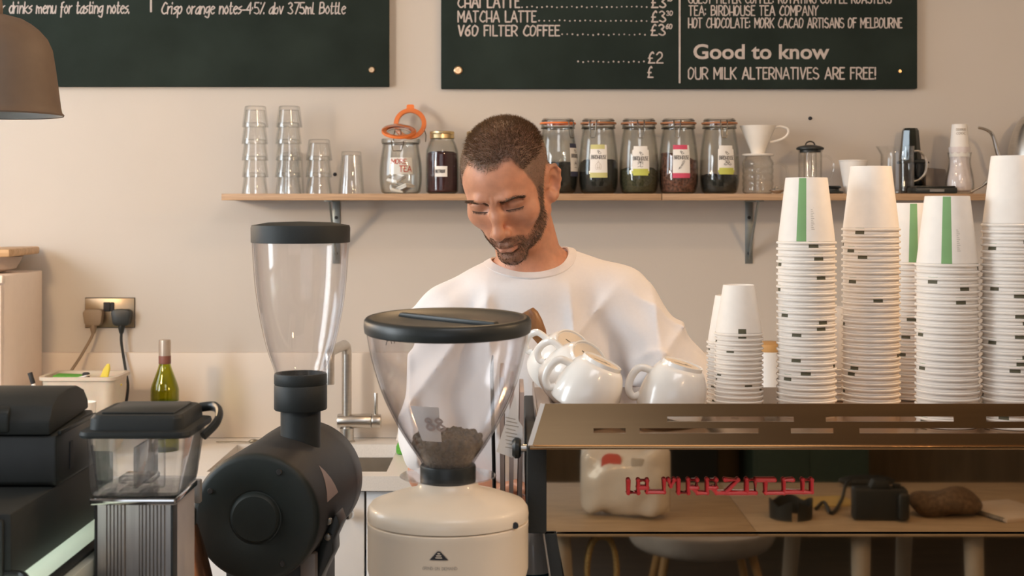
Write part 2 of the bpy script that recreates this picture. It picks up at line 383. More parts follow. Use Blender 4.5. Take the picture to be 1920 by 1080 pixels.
# ================================================================ lettering: a stroke alphabet on a 10 x 13 grid (baseline 3, x-height 9, capitals 12)
GL = {
 'A': (6, '03 3c 63|16 56'), 'B': (5, '03 0c|~0c 3c 4a 38 08|~08 48 56 44 03'), 'C': (5, '~5b 3c 19 06 14 33 54'), 'D': (5, '03 0c|~0c 2c 58 55 23 03'), 'E': (4, '4c 0c 03 43|08 38'),
 'F': (4, '03 0c 4c|08 38'), 'G': (5, '~5b 3c 19 06 14 33 54 57|57 37'), 'H': (5, '0c 03|5c 53|06 56'), 'I': (1, '03 0c'), 'K': (5, '03 0c|5c 07|18 53'), 'L': (4, '0c 03 43'), 'J': (4, '4c 45|~45 43 23 04'),
 'M': (6, '03 0c 36 6c 63'), 'N': (5, '03 0c 53 5c'), 'O': (5, '~2c 0a 07 04 23 45 59 4b 2c'), 'P': (5, '03 0c|~0c 3c 5a 37 07'), 'Q': (5, '~2c 0a 07 04 23 45 59 4b 2c|35 53'), 'R': (5, '03 0c|~0c 3c 5a 37 07|27 53'),
 'S': (5, '~4b 2c 0a 18 47 55 33 04'), 'T': (5, '0c 5c|2c 23'), 'U': (5, '0c 05|~05 13 43 55|55 5c'), 'V': (5, '0c 23 5c'), 'W': (7, '0c 23 3a 53 7c'), 'X': (5, '03 5c|0c 53'), 'Y': (5, '0c 28 5c|28 23'), 'Z': (5, '0c 5c 03 53'),
 '0': (5, '~2c 0a 07 04 23 45 59 4b 2c'), '1': (2, '0a 2c 23'), '2': (5, '~0a 2c 4b 48 15 03|03 53'), '3': (5, '~0b 2c 4a 28|~28 55 33 04'), '4': (5, '4c 06 56|43 4c'), '5': (5, '4c 0c 08|~08 38 55 33 04'), '6': (5, '~4c 19 05 23 45 38 07'), '7': (5, '0c 5c 23'), '8': (5, '~28 0a 2c 4a 28 05 23 55 28'),
 '£': (5, '~4b 3c 19 15 03|03 53|07 37'), '.': (1, '03 04'), ':': (1, '04 05|08 09'), '-': (3, '06 36'), '!': (1, '0c 06|03 04'), '%': (4, '03 4c|0b 0c|44 43'), '·': (1, '07 08'), ' ': (3, ''), '?': (4, '~0a 2c 4a 27 25|23 24'),
 'a': (4, '~49 17 04 23 46|49 43 53'), 'b': (4, '0c 03|~04 33 46 38 06'), 'c': (4, '~48 29 06 23 44'), 'd': (4, '~48 29 06 23 45|4c 43'), 'e': (4, '~06 37 48 29 06 23 44'), 'f': (3, '~3c 1b 19 10|08 38'), 'g': (4, '~49 18 05 24 47|~49 43 30 01'),
 'h': (4, '0c 03|~06 28 47 43'), 'i': (1, '09 03|0b 0c'), 'k': (4, '0c 03|49 06 43'), 'l': (2, '~0c 04 23'), 'm': (6, '09 03|~07 28 33|~37 58 63'), 'n': (4, '09 03|~06 29 47 43'), 'o': (4, '~29 06 23 46 29'), 'p': (4, '09 00|~07 39 46 23 05'), 'r': (3, '09 03|~06 18 39'),
 's': (3, '~39 18 07 36 24 03'), 't': (3, '~1c 14 23 34|09 39'), 'u': (4, '09 05|~05 13 34 46|49 43'), 'v': (4, '09 23 49'), 'w': (6, '09 23 38 53 69'), 'x': (4, '03 49|09 43'), 'y': (4, '09 23 49|~49 23 10 00'), 'z': (4, '09 49 03 43'),
}
def strokes(s, h=1.0, wide=1.0, gap=1.6, slant=0.0):
    """polylines of a line of writing; h is the height of a capital; returns (polylines, width)"""
    k = h / 9.0; x = 0.0; out = []
    for ch in s:
        w, d = GL[ch]
        for st in d.split('|') if d else ():
            sm = st[0] == '~'
            pts = [(int(t[0], 16), int(t[1], 16) - 3) for t in st.strip('~').split()]
            if sm and len(pts) > 2: pts = [tuple(p) for p in catmull(pts, 4, pts[0] == pts[-1])] + ([pts[0]] if pts[0] == pts[-1] else [])
            out.append([((x + px * wide + slant * py) * k, py * k) for px, py in pts])
        x += w * wide + gap
    return out, (x - gap) * k

def ribbons(lines, w, fn, lift=0.0005, mi=0, jit=0.0):
    """flat paint strokes of width w along polylines; fn maps (x, y, lift) to 3D"""
    g = G(); c = [0]
    def lf():
        c[0] += 1; return lift + 4e-6 * (c[0] % 40)                  # each stroke a hair above the last, so none lie in one plane
    for ln in lines:
        r = w / 2 * (1 + jit * random.uniform(-1, 1))
        for a, b in zip(ln, ln[1:]):
            dx, dy = b[0] - a[0], b[1] - a[1]; L = math.hypot(dx, dy) or 1e-9
            nx, ny = -dy / L * r, dx / L * r
            h = lf(); g.add([fn(a[0] + nx, a[1] + ny, h), fn(a[0] - nx, a[1] - ny, h), fn(b[0] - nx, b[1] - ny, h), fn(b[0] + nx, b[1] + ny, h)], [(0, 1, 2, 3)], mi)
        for a in ln:
            h = lf(); g.add([fn(a[0] + r * math.cos(t * PI / 4), a[1] + r * math.sin(t * PI / 4), h) for t in range(8)], [tuple(range(8))], mi)
    return g

def fit_text(s, width, h, **kw):
    L, w = strokes(s, h, 1.0, **kw); k = width / w
    return [[(x * k, y) for x, y in l] for l in L]

# ================================================================ the two chalkboards
BY = WY - 0.024                                             # face of the boards
sB = F / BY
def bx(px): return (px - 960) / sB
def bz(py): return CAMZ - (py - HY) / sB
def board(name, label, x0, x1, zb, zt, screws):
    t = thing(name, label, 'menu board', ((x0 + x1) / 2, BY + .01, zb))
    obj('panel', box(x0, x1, BY, WY - 0.001, zb, zt, 0.0015).move(-(x0 + x1) / 2, -BY - .01, -zb), M['board'], t)
    for (px, py, r) in screws:
        s = obj('screw_cup', lathe([(0, 0), (r, 0), (r, .002), (r * .75, .0045), (r * .35, .0045), (r * .28, .003), (0, .003)], 24).xf(RX(PI / 2)), M['brass'], t, loc=(bx(px) - (x0 + x1) / 2, -.01, bz(py) - zb))
    return t, ((x0 + x1) / 2, BY + .01, zb)
def chalk(t, org, s, px0, px1, base, cap, wpx=2.6, name='chalk_lettering', **kw):
    L = fit_text(s, (px1 - px0) / sB, cap / sB, **kw)
    obj(name, ribbons(L, wpx / sB, lambda x, y, l: (x + bx(px0) - org[0], BY - l - org[1], y + bz(base) - org[2]), 0.0006, jit=.12), M['chalk'], t)
t, o_ = board('chalkboard', 'dark green menu board ending above the stacked tumblers, drinks menu tasting notes', bx(-420), bx(729), bz(162), bz(162) + 0.9, [(697, 131, .0095)])
chalk(t, o_, 'r drinks menu for tasting notes.', 3, 243, 25, 21, 2.4, slant=.12, gap=1.3)
chalk(t, o_, 'Crisp orange notes-4·5% abv 375ml Bottle', 303, 647, 26, 21, 2.4, slant=.12, gap=1.3)
obj('chalk_rule', box(bx(281.5) - o_[0], bx(285) - o_[0], -.0112, -.0100, bz(23) - o_[2], bz(-60) - o_[2]), M['chalk'], t)
t, o_ = board('chalkboard', 'dark green price board with the Good to know heading above the tea jars', bx(827), bx(1720), bz(166), bz(166) + 0.9, [(859, 132, .0125), (1687, 134, .0055)])
chalk(t, o_, 'CHAI LATTE', 859, 974, 14, 22, 3.0)
chalk(t, o_, 'MATCHA LATTE', 859, 1005, 41, 20, 3.0)
chalk(t, o_, 'V60 FILTER COFFEE', 860, 1049, 67, 19, 3.0)
for p, x0, sup, yb in (('£3', 1222, '10', 14), ('£3', 1222, '30', 41), ('£3', 1221, '60', 66)):
    chalk(t, o_, p, x0, x0 + 26, yb, 20, 2.8, 'chalk_price'); chalk(t, o_, sup, x0 + 28, x0 + 39, yb - 12, 8.5, 1.9, 'chalk_price')
chalk(t, o_, '£2', 1216, 1243, 118, 20, 2.8, 'chalk_price'); chalk(t, o_, '£', 1215, 1224, 145, 20, 2.8, 'chalk_price')
for x0, x1, yb in ((976, 1219, 13), (1008, 1219, 39), (1051, 1216, 65), (1081, 1214, 116)):
    g = G(); n = int((x1 - x0) / 9.3)
    for k in range(n):
        cx, cz = bx(x0 + (k + .3) * (x1 - x0) / n) - o_[0], bz(yb + random.uniform(-1, 1)) - o_[2]
        r = 1.55 / sB * random.uniform(.85, 1.15)
        g.add([(cx + r * math.cos(a * PI / 4), -.0106, cz + r * math.sin(a * PI / 4)) for a in range(8)], [tuple(range(8))])
    obj('chalk_dots', g, M['chalk'], t)
obj('chalk_rule', box(bx(1272.5) - o_[0], bx(1276) - o_[0], -.0112, -.0100, bz(156) - o_[2], bz(-60) - o_[2]), M['chalk'], t)
chalk(t, o_, 'GUEST FILTER COFFEE: ROTATING COFFEE ROASTERS', 1291, 1671, 6, 18, 2.3)
chalk(t, o_, 'TEA: BIRDHOUSE TEA COMPANY', 1292, 1534, 29, 18, 2.3)
chalk(t, o_, 'HOT CHOCOLATE: MORK CACAO ARTISANS OF MELBOURNE', 1291, 1691, 52, 18, 2.3)
chalk(t, o_, 'OUR MILK ALTERNATIVES ARE FREE!', 1291, 1643, 148, 21, 2.8)
cu = bpy.data.curves.new('heading', 'FONT'); cu.body = 'Good to know'; cu.size = 1.0; cu.offset = 0.022; cu.extrude = 0.0; cu.resolution_u = 4
tmp = bpy.data.objects.new('heading', cu); COL.objects.link(tmp); bpy.context.view_layer.update()
me = bpy.data.meshes.new_from_object(tmp.evaluated_get(bpy.context.evaluated_depsgraph_get()))
gv = np.array([v.co[:] for v in me.vertices]); hd = G(); bpy.data.objects.remove(tmp); bpy.data.curves.remove(cu)
mnx, mxx = gv[:, 0].min(), gv[:, 0].max(); kx = (1555 - 1300) / sB / (mxx - mnx); kz = 27.5 / sB / (gv[:, 1].max())
hd.add([((v[0] - mnx) * kx + bx(1300) - o_[0], -.0106, v[1] * kz + bz(110) - o_[2]) for v in gv], [tuple(p.vertices) for p in me.polygons]); bpy.data.meshes.remove(me)
obj('chalk_heading', hd, M['chalk'], t, smooth=0)

# nail holes in the wall
for px, py, lab in ((628, 327, 'small dark wall plug hole beside the lone tumbler'), (1519, 222, 'small dark nail hole above the glass teapot on the wall')):
    x, y, z = W(px, py, WY)
    tag(obj('nail', lathe([(0, -.002), (.0055, -.002), (.0055, .001), (.003, .003), (0, .0035)], 16).xf(RX(PI / 2)), M['ink'], loc=(x, WY - .0005, z)), lab, 'nail')

# ================================================================ the shelf
SZ, SF = 1.6127, 3.97                                       # top of the shelf, its front edge
xa, xm, xb = W(415, 370, SF)[0], W(1241, 370, SF)[0], W(1900, 370, SF)[0]
for x0, x1, lab in ((xa, xm - .001, 'longer plywood wall shelf plank carrying the tumblers and most jars'), (xm + .001, xb, 'shorter plywood wall shelf plank under the coffee brewing gear')):
    tag(obj('shelf_board', box(x0 - (x0 + x1) / 2, x1 - (x0 + x1) / 2, SF - 4.07, WY - 4.07, -.0185, 0, .001), M['ply'], loc=((x0 + x1) / 2, 4.07, SZ)), lab, 'shelf')
for px, lab in ((631, 'steel shelf bracket below the tumblers, above the black hopper lid'), (1404, 'grey steel shelf bracket under the right shelf, left of the paper cups')):
    x = W(px, 400, WY)[0]; zt = SZ - .0185
    t = thing('shelf_bracket', lab, 'bracket', (x, WY, zt))
    obj('wall_leg', box(-.011, .011, -.004, 0, -.185, 0, .001), M['dsteel'], t)
    obj('shelf_leg', box(-.011, .011, -.19, 0, -.004, 0, .001), M['dsteel'], t)
    obj('brace', prism([(-.004, -.175), (-.168, -.004), (-.15, -.004), (-.004, -.15)], -.002, .002, 'x'), M['dsteel'], t)
    for z in (-.155, -.05): obj('screw', cyl(.005, .004, 12).xf(RX(PI / 2)), M['ink'], t, loc=(0, -.004, z))

DS = 4.065                                                  # middle line of the shelf
def sx(px, d=DS): return (px - 960) / F * d
def sz(py, d=DS): return CAMZ - (py - HY) / F * d

# ---- tumblers, upside down, stacked
def tumbler_geo(h, rb, rt, flute=True):
    w = .0028
    p = [(0, h), (rt - .002, h), (rt, h - .002), (rb, 0), (rb - w, 0), (rt - w, h - .011), (0, h - .009)]
    return lathe(p, 28)
tm = mesh_of('tumbler', tumbler_geo(.060, .0375, .0300), M['tumb'], 50)
stk = [(478, 5, 'far left'), (541, 5, 'second'), (598, 3, 'third')]
def glass(loc, me, lab, rot, grp='tumblers stacked upside down on the shelf'):
    o = bpy.data.objects.new('tumbler', me); COL.objects.link(o); o.location = loc; o.rotation_euler = rot
    tag(o, lab, 'glass', grp); return o
where = {478: 'in the leftmost stack on the shelf', 541: 'in the second stack from the left', 598: 'in the short stack beside the lone tall tumbler'}
for px, n, nm in stk:
    for k in range(n):
        dx = {478: [0, .0012, .0005, -.0005, .0012], 541: [0, -.001, .001, 0, .002], 598: [0, 0, .001]}[px][k]
        lev = n - 1 - k
        nm2 = 'topmost' if lev == 0 else ('bottom' if k == 0 else NTH[lev] + ' from top')
        tilt = R({(598, 2): .8}.get((px, k), 0))
        glass((sx(px) + dx, DS, SZ + .0003 + k * .0475), tm, f'clear tumbler, {nm2} {where[px]}', (0, tilt, k * 1.1))
glass((sx(658), DS + .01, SZ + .0003), mesh_of('tumbler', tumbler_geo(.121, .0375, .0285), M['tumb'], 50), 'single taller clear tumbler standing upside down alone, right of the stacks', (0, 0, 0))
glass((sx(540), DS + .085, SZ + .0003), mesh_of('tumbler', tumbler_geo(.121, .0345, .0285), M['tumb'], 50), 'tall upside-down tumbler half hidden behind the second stack', (0, 0, 0))

# ---- jars
def rad_at(prof, z):
    for (r0, z0), (r1, z1) in zip(prof, prof[1:]):
        if z0 <= z <= z1 and z1 > z0: return r0 + (r1 - r0) * (z - z0) / (z1 - z0)
    return prof[-1][0]
def spl(prof, n=5): return [(max(0, float(a)), float(b)) for a, b in catmull(prof, n)]
def jar_body(prof, wall=.003):
    inner = [(max(.001, r - wall), z + (wall if i == 0 else 0)) for i, (r, z) in enumerate(prof)][::-1]
    return lathe([(0, prof[0][1])] + prof + inner + [(0, prof[0][1] + wall * 1.5)], 48)
def fill_geo(prof, h, wall=.0036, rough=.004, seed=0, slope=0.0):
    rr = random.Random(seed); pr = [(max(0.001, r - wall), z) for r, z in prof if z < h - .006]
    pr = [(0, .0045)] + [(r, max(z, .0045)) for r, z in pr] + [(rad_at(prof, h) - wall, h - .003), (rad_at(prof, h) * .7, h + .001), (rad_at(prof, h) * .35, h + .003), (0, h + .004)]
    g = lathe(pr, 40)
    return g.map(lambda x, y, z: (x, y, z + ((slope * x + rr.uniform(-rough, rough)) if z > h - .0045 else 0)))
def patch(prof, a0, a1, z0, z1, off, na=14, nz=8, clip=None, mi=0):
    """a paper label lying on a jar's skin; angles in radians from the front (-y), towards +x"""
    g = G()
    for j in range(nz + 1):
        for i in range(na + 1):
            a = a0 + (a1 - a0) * i / na; z = z0 + (z1 - z0) * j / nz
            if clip:
                c = clip; u = min(i, na - i) / na * (a1 - a0) ; v = min(j, nz - j) / nz * (z1 - z0)
            r = rad_at(prof, z) + off; g.v.append((r * math.sin(a), -r * math.cos(a), z))
    for j in range(nz):
        for i in range(na):
            if clip and (j in (0, nz - 1)) and (i in (0, na - 1)): continue
            k = j * (na + 1) + i; g.f.append((k, k + 1, k + na + 2, k + na + 1)); g.m.append(mi)
    return g
def on_jar(prof, a0, z0, off):
    return lambda x, y, l: ((rad_at(prof, z0 + y) + off + l) * math.sin(a0 + x / rad_at(prof, z0 + y)), -(rad_at(prof, z0 + y) + off + l) * math.cos(a0 + x / rad_at(prof, z0 + y)), z0 + y)

KP = spl([(.040, 0), (.0495, .006), (.0555, .030), (.0570, .060), (.0550, .105), (.0500, .150), (.0455, .180), (.0450, .190)]) + [(.0485, .192), (.0485, .198)]
SK = {  # little pictures on the labels
 'cage': '~0 0 0 5 3 8 6 5 6 0|0 0 6 0|1 2 5 2|2 0 2 6|4 0 4 6|~2 8 3 10 4 8',
 'palm': '3 0 3 5|~3 5 1 7 0 5|~3 5 5 7 6 5|~3 5 1 5 0 3|~3 5 5 5 6 3|~3 5 2 8 1 9|~3 5 4 8 5 9|~0 0 2 1 4 0 6 1',
 'spoon': '0 0 4 7|~4 7 4 9 6 11 7 10 6 8 4 7|0 0 1 3|5 8 6 10|~1 1 3 5 5 6|~2 1 5 6 6 7',
 'leaf': '~0 2 2 4 5 3 2 1 0 2|~2 5 5 7 7 5 4 4 2 5|~5 3 7 4 9 2 7 1 5 3|0 2 9 2|2 5 7 5|~1 6 2 7 3 6',
}
def jar_label(t, prof, a0, w, z0, z1, col, pic, band, oct_=False, shade=None):
    p = obj('paper_label', patch(prof, a0 - w / 2, a0 + w / 2, z0, z1, .0008, clip=oct_), M['white'], t)
    if 't' in band: obj('label_band', patch(prof, a0 - w / 2 * (.8 if oct_ else 1), a0 + w / 2 * (.8 if oct_ else .75), z1 - .012, z1 + .0005, .0012), col, p)
    if 'b' in band: obj('label_band', patch(prof, a0 - w / 2 * 1.0, a0 + w / 2, z0 - .001, z0 + (.018 if oct_ else .013), .0012, clip=oct_, nz=3), col, p)
    r = rad_at(prof, z0 + .03); ww = w * r
    L = fit_text('BIRDHOUSE', ww * .84, .0105)
    obj('label_lettering', ribbons(L, .0011, on_jar(prof, a0 - w / 2 * .84, z1 - .040, .0012)), M['ink'], p)
    bird = [[(x * .0009, y * .0009) for x, y in pts] for pts in ([tuple(q) for q in catmull([(2, 6), (4, 10), (9, 6), (4, 6), (2, 6)], 4)], [tuple(q) for q in catmull([(5, 3), (7, 0), (11, 0), (13, 3), (14, 1)], 4)], [(9, 6), (11, 5)], [(4, 6), (6, 3)])]
    obj('label_emblem', ribbons(bird, .0009, on_jar(prof, a0 - .10, z1 - .025, .0012)), M['ink'], p)
    pl = []
    for st in SK[pic].split('|'):
        q = [float(v) for v in st.strip('~').split()]; q = list(zip(q[::2], q[1::2]))
        pl.append([tuple(c) for c in catmull(q, 4)] if st[0] == '~' else q)
    obj('label_picture', ribbons([[(x * .0024, y * .0023) for x, y in l] for l in pl], .0008, on_jar(prof, a0 - .008 / r, z0 + .023, .0012)), M['ink'] if pic != 'cage' else M['greyink'], p)

def clip_jar(px, lab, fillm, h, seal, catch, content_label=None, d=DS, slope=0.0, seed=0):
    t = thing('clip_top_jar', lab, 'jar', (sx(px, d), d, SZ + .0003), group='swing-top tea jars on the shelf')
    obj('glass_body', jar_body(KP), M['jar'], t)
    obj('tea_leaves', fill_geo(KP, h, seed=seed, slope=slope), fillm, t)
    l = obj('lid', lathe([(0, .2035), (.036, .2035), (.0375, .2115), (.0425, .2145), (.0440, .213), (.0455, .2065), (.0455, .2035)], 40), M['jar'], t)
    obj('rubber_seal', lathe([(.044, .1985), (.0515, .1985), (.0515, .2030), (.044, .2030)], 40), M[seal], l)
    obj('wire_band', G().join(tube([(.0472 * math.cos(a), .0472 * math.sin(a), .1875) for a in np.linspace(0, 2 * PI, 40, False)], .0020, 6, True)).join(tube([(.0455 * math.cos(a), .0455 * math.sin(a), .2085) for a in np.linspace(0, 2 * PI, 40, False)], .0014, 6, True)), M['wire'], t)
    a = catch; c, s = math.sin(a), -math.cos(a)
    def pt(off, z, r=.0505): return (r * c - off * s, r * s + off * c, z)
    ct = [pt(-.0095, .2085, .047), pt(-.0095, .200, .054), pt(-.0085, .186, .054), pt(-.0075, .176, .053), pt(-.007, .162, .0555), pt(-.005, .158, .056), pt(.005, .158, .056), pt(.007, .162, .0555), pt(.0075, .176, .053), pt(.0085, .186, .054), pt(.0095, .200, .054), pt(.0095, .2085, .047)]
    obj('wire_catch', tube(ct, .0016, 6), M['wire'], t)
    return t
t = clip_jar(1046, 'swing-top jar of dark tea with dark label turned sideways, beside the ear', M['tea'], .086, 'orange', .75, seed=1)
jar_label(t, KP, 1.05, .80, .050, .142, M['navy'], 'palm', 'tb')
t = clip_jar(1122, 'swing-top jar of dark tea with pale yellow banded paper label', M['tea'], .094, 'rust', -.35, seed=2)
jar_label(t, KP, -.05, .88, .046, .138, M['pear'], 'cage', 'tb')
t = clip_jar(1198, 'swing-top jar of green tea with cut-corner label in lime at its foot', M['gtea'], .070, 'rust', .02, seed=3)
jar_label(t, KP, .0, .88, .052, .134, M['lime'], 'palm', 'b', True)
t = clip_jar(1272, 'swing-top jar of reddish herbal tea with pink banded label', M['rtea'], .105, 'rust', -.18, seed=4, slope=-.25)
jar_label(t, KP, .04, .88, .045, .137, M['pink'], 'spoon', 'tb')
t = clip_jar(1349, 'swing-top jar of dark leaves with lime label, next to the white dripper', M['tea'], .052, 'rust', .10, seed=5)
jar_label(t, KP, .22, .88, .055, .136, M['lime'], 'leaf', 'b', True)

# open swing-top jar with tea bags
OP = spl([(.046, 0), (.0560, .008), (.0605, .045), (.0590, .085), (.0545, .115), (.0515, .135), (.0515, .142)]) + [(.0560, .145), (.0560, .153), (.0545, .156)]
t = thing('clip_top_jar', 'open swing-top jar with orange seal, holding tea bags and a handwritten note', 'jar', (sx(752), DS - .01, SZ + .0003))
obj('glass_body', jar_body(OP), M['jar'], t)
l = obj('lid', lathe([(0, .008), (.030, .008), (.034, .002), (.046, 0), (.046, .004), (.036, .008), (.031, .013), (0, .013)], 40), M['jar'], t, loc=(.022, .062, .203), rot=(R(76), 0, 0))
obj('rubber_seal', lathe([(.034, -.0035), (.0465, -.0035), (.0475, 0), (.0465, .0035), (.034, .0035)], 40).join(prism(rrect(-.011, .011, .040, .058, .005), -.002, .002)), M['orange'], l)
obj('wire_hinge', tube([(.022 - .047, .05, .150), (.022 - .047, .058, .17), (.022 - .04, .066, .19)], .0014, 6).join(tube([(.022 + .047, .03, .150), (.022 + .047, .05, .17), (.022 + .04, .062, .19)], .0014, 6)), M['wire'], t)
obj('wire_catch', G().join(tube([(-.022, -.052, .147), (-.021, -.057, .138), (-.019, -.060, .128), (-.016, -.0615, .120), (.006, -.0615, .120), (.009, -.060, .128), (.011, -.057, .138), (.012, -.052, .147)], .0015, 6)).join(tube([(.0525 * math.cos(a), .0525 * math.sin(a), .1425) for a in np.linspace(0, 2 * PI, 40, False)], .0013, 6, True)), M['wire'], t)
n_ = obj('paper_note', patch([(r - .005, z) for r, z in OP], -.55, .72, .055, .102, 0.0), M['white'], t)
fn = on_jar([(r - .005, z) for r, z in OP], -.42, .084, .0004)
obj('note_lettering', ribbons(fit_text('MORE', .042, .013), .0019, fn), M['redink'], n_)
obj('note_lettering', ribbons(fit_text('TEA', .034, .016), .0024, on_jar([(r - .005, z) for r, z in OP], .02, .062, .0004)), M['redink'], n_)
jp = (sx(752), DS - .01, SZ + .0003)
for k, (x, y, z, a, b, lab) in enumerate(((-.012, -.010, .012, .2, .3, 'white paper tea bag lying lowest in the open jar'), (.012, -.014, .016, .9, -.35, 'folded white tea bag at the right inside the open jar'), (.0, .014, .030, 1.9, .5, 'white tea bag at the back inside the open jar'), (-.012, -.010, .043, 2.6, -.4, 'white tea bag on top of the pile in the open jar'))):
    tb = loft([[(u * .019 * s, v * .024 * s, h) for u, v in ((-1, -1), (0, -1.05), (1, -1), (1.05, 0), (1, 1), (0, 1.05), (-1, 1), (-1.05, 0))] for s, h in ((.98, -.001), (.8, -.006), (.8, .006), (.98, .001))])
    tag(obj('tea_bag', tb, M['white'], loc=(jp[0] + x, jp[1] + y, jp[2] + z), rot=(b, .25 - k * .15, a)), lab, 'tea bag', 'tea bags in the open jar')
t = thing('jar_lid', 'loose glass jar lid with orange seal tilted on the open jar', 'lid', (jp[0] - .004, jp[1] - .018, jp[2] + .1740), rot=(R(24), R(4), 0))
obj('glass_disc', lathe([(0, .0), (.032, .0), (.033, -.004), (.037, -.004), (.040, .003), (.046, .005), (.0455, .009), (.036, .013), (0, .015)], 40), M['jar'], t)
obj('rubber_seal', lathe([(.036, 0), (.0485, -.001), (.0495, .003), (.0485, .006), (.036, .005)], 40), M['orange'], t)
obj('wire_tab', tube([(-.010, -.040, .012), (-.008, -.030, .020), (.008, -.030, .020), (.010, -.040, .012)], .0013, 6), M['wire'], t)

# screw-top jars
BP = spl([(.036, 0), (.0445, .005), (.0465, .015), (.0470, .06), (.0465, .110), (.0440, .128), (.0365, .148), (.0335, .154), (.0335, .168)])
def screw_jar(px, lab, fillm, h, label, d=DS):
    t = thing('screw_top_jar', lab, 'jar', (sx(px, d), d, SZ + .0003), group='gold-lidded jars on the shelf')
    obj('glass_body', jar_body(BP), M['jar'], t); obj('powder', fill_geo(BP, h, rough=.001), fillm, t)
    obj('screw_lid', lathe([(0, .178), (.033, .178), (.0350, .1765), (.0350, .171), (.0345, .170), (.0350, .169), (.0350, .160), (.0357, .158), (.0345, .157), (.0335, .158)], 48), M['gold'], t)
    if label:
        p = obj('paper_label', patch(BP, -.40, .36, .048, .078, .0008), M['white'], t)
        obj('label_lettering', ribbons(fit_text('BEETROOT', .027, .0085), .0013, on_jar(BP, -.34, .059, .0012)), M['ink'], p)
    return t
screw_jar(829, 'gold-lidded jar of dark red powder with handwritten beetroot label', M['beet'], .118, True)
screw_jar(898, 'gold-lidded jar mostly hidden behind the left side of the head', M['tea'], .10, False, DS + .01)
screw_jar(978, 'gold-lidded jar hidden behind the head, next to the swing-top jars', M['tea'], .10, False, DS + .02)
# ---- right end of the shelf: coffee gear
t = thing('coffee_dripper', 'white ceramic pour-over dripper with loop handle sitting on glass server', 'dripper', (sx(1421), DS, SZ + .108))
obj('cone', lathe([(.013, .006), (.0185, .006), (.024, .022), (.050, .083), (.0515, .0865), (.049, .0865), (.0475, .083), (.022, .022), (.013, .010)], 48), M['china'], t)
obj('saucer', lathe([(.013, .0), (.044, .0), (.0465, .003), (.044, .006), (.013, .006)], 48), M['china'], t)
obj('handle', tube(catmull([(.044, -.004, .080), (.062, -.008, .084), (.082, -.010, .078), (.084, -.010, .064), (.070, -.008, .050), (.046, -.005, .042), (.034, -.003, .040)], 6), .0034, 8), M['china'], t)
SP = spl([(.036, 0), (.0425, .004), (.0445, .012)], 3) + [x for k in range(4) for x in ((.0425, .019 + k * .019), (.0445, .024 + k * .019), (.0445, .033 + k * .019))] + [(.040, .097), (.036, .1035), (.0355, .1075)]
t = thing('glass_server', 'ribbed glass coffee server under the white dripper', 'server', (sx(1421), DS, SZ + .0003))
obj('body', jar_body(SP, .002), M['glass'], t)
obj('handle', tube(catmull([(.041, 0, .084), (.058, 0, .088), (.080, 0, .076), (.086, 0, .052), (.076, 0, .028), (.060, 0, .016)], 6), .0032, 8), M['glass'], t)
tag(obj('tea_strainer', lathe([(0, 0), (.010, .001), (.013, .004), (.021, .008), (.0215, .010), (.014, .013), (.007, .016), (.005, .021), (0, .0225)], 28), M['chrome'], loc=(sx(1450), DS - .055, SZ + .0003)), 'small shiny metal strainer lying in front of the ribbed glass server', 'strainer')

t = thing('glass_teapot', 'slim glass teapot with black lid behind the tallest left paper cup stack', 'teapot', (sx(1519), DS, SZ + .0003))
obj('body', jar_body([(.031, 0), (.0335, .004), (.0335, .118), (.036, .124)], .002), M['glass'], t)
l = obj('lid', lathe([(0, .118), (.030, .118), (.030, .124), (.0385, .126), (.0395, .129), (.0385, .132), (.030, .136), (.016, .139), (0, .140)], 40), M['black'], t)
obj('lid_loop', tube(catmull([(-.014, 0, .137), (-.010, 0, .146), (0, 0, .1495), (.010, 0, .146), (.014, 0, .137)], 5), .0022, 8), M['black'], l)
obj('handle', tube(catmull([(.033, 0, .108), (.050, -.004, .106), (.064, -.006, .088), (.064, -.006, .062), (.052, -.004, .036), (.034, 0, .022)], 6), .0032, 8), M['glass'], t)
obj('strainer', lathe([(.0, .02), (.018, .02), (.018, .118), (.0175, .118), (.0175, .021), (0, .021)], 24), M['glass'], t)
tag(obj('coaster', lathe([(0, 0), (.030, 0), (.032, .003), (.030, .007), (.020, .008), (.018, .014), (.026, .018), (.022, .022), (0, .022)], 32), M['black'], loc=(sx(1560, DS - .03), DS - .035, SZ + .0003)), 'flat black plastic cap lying left of the upright white cup', 'cap')
t = thing('paper_cup', 'upright empty white paper cup standing on the shelf', 'cup', (sx(1597), DS - .02, SZ + .0003))
obj('wall', lathe([(.0, .008), (.0235, .008), (.0235, 0), (.0245, 0), (.0400, .0935), (.0390, .0935), (.0238, .009), (0, .009)], 48), M['white'], t)
obj('rolled_rim', lathe([(.0390, .0925), (.0400, .0915), (.0412, .0925), (.0412, .0945), (.0400, .0955), (.0390, .0945), (.0390, .0925)], 48), M['white'], t)

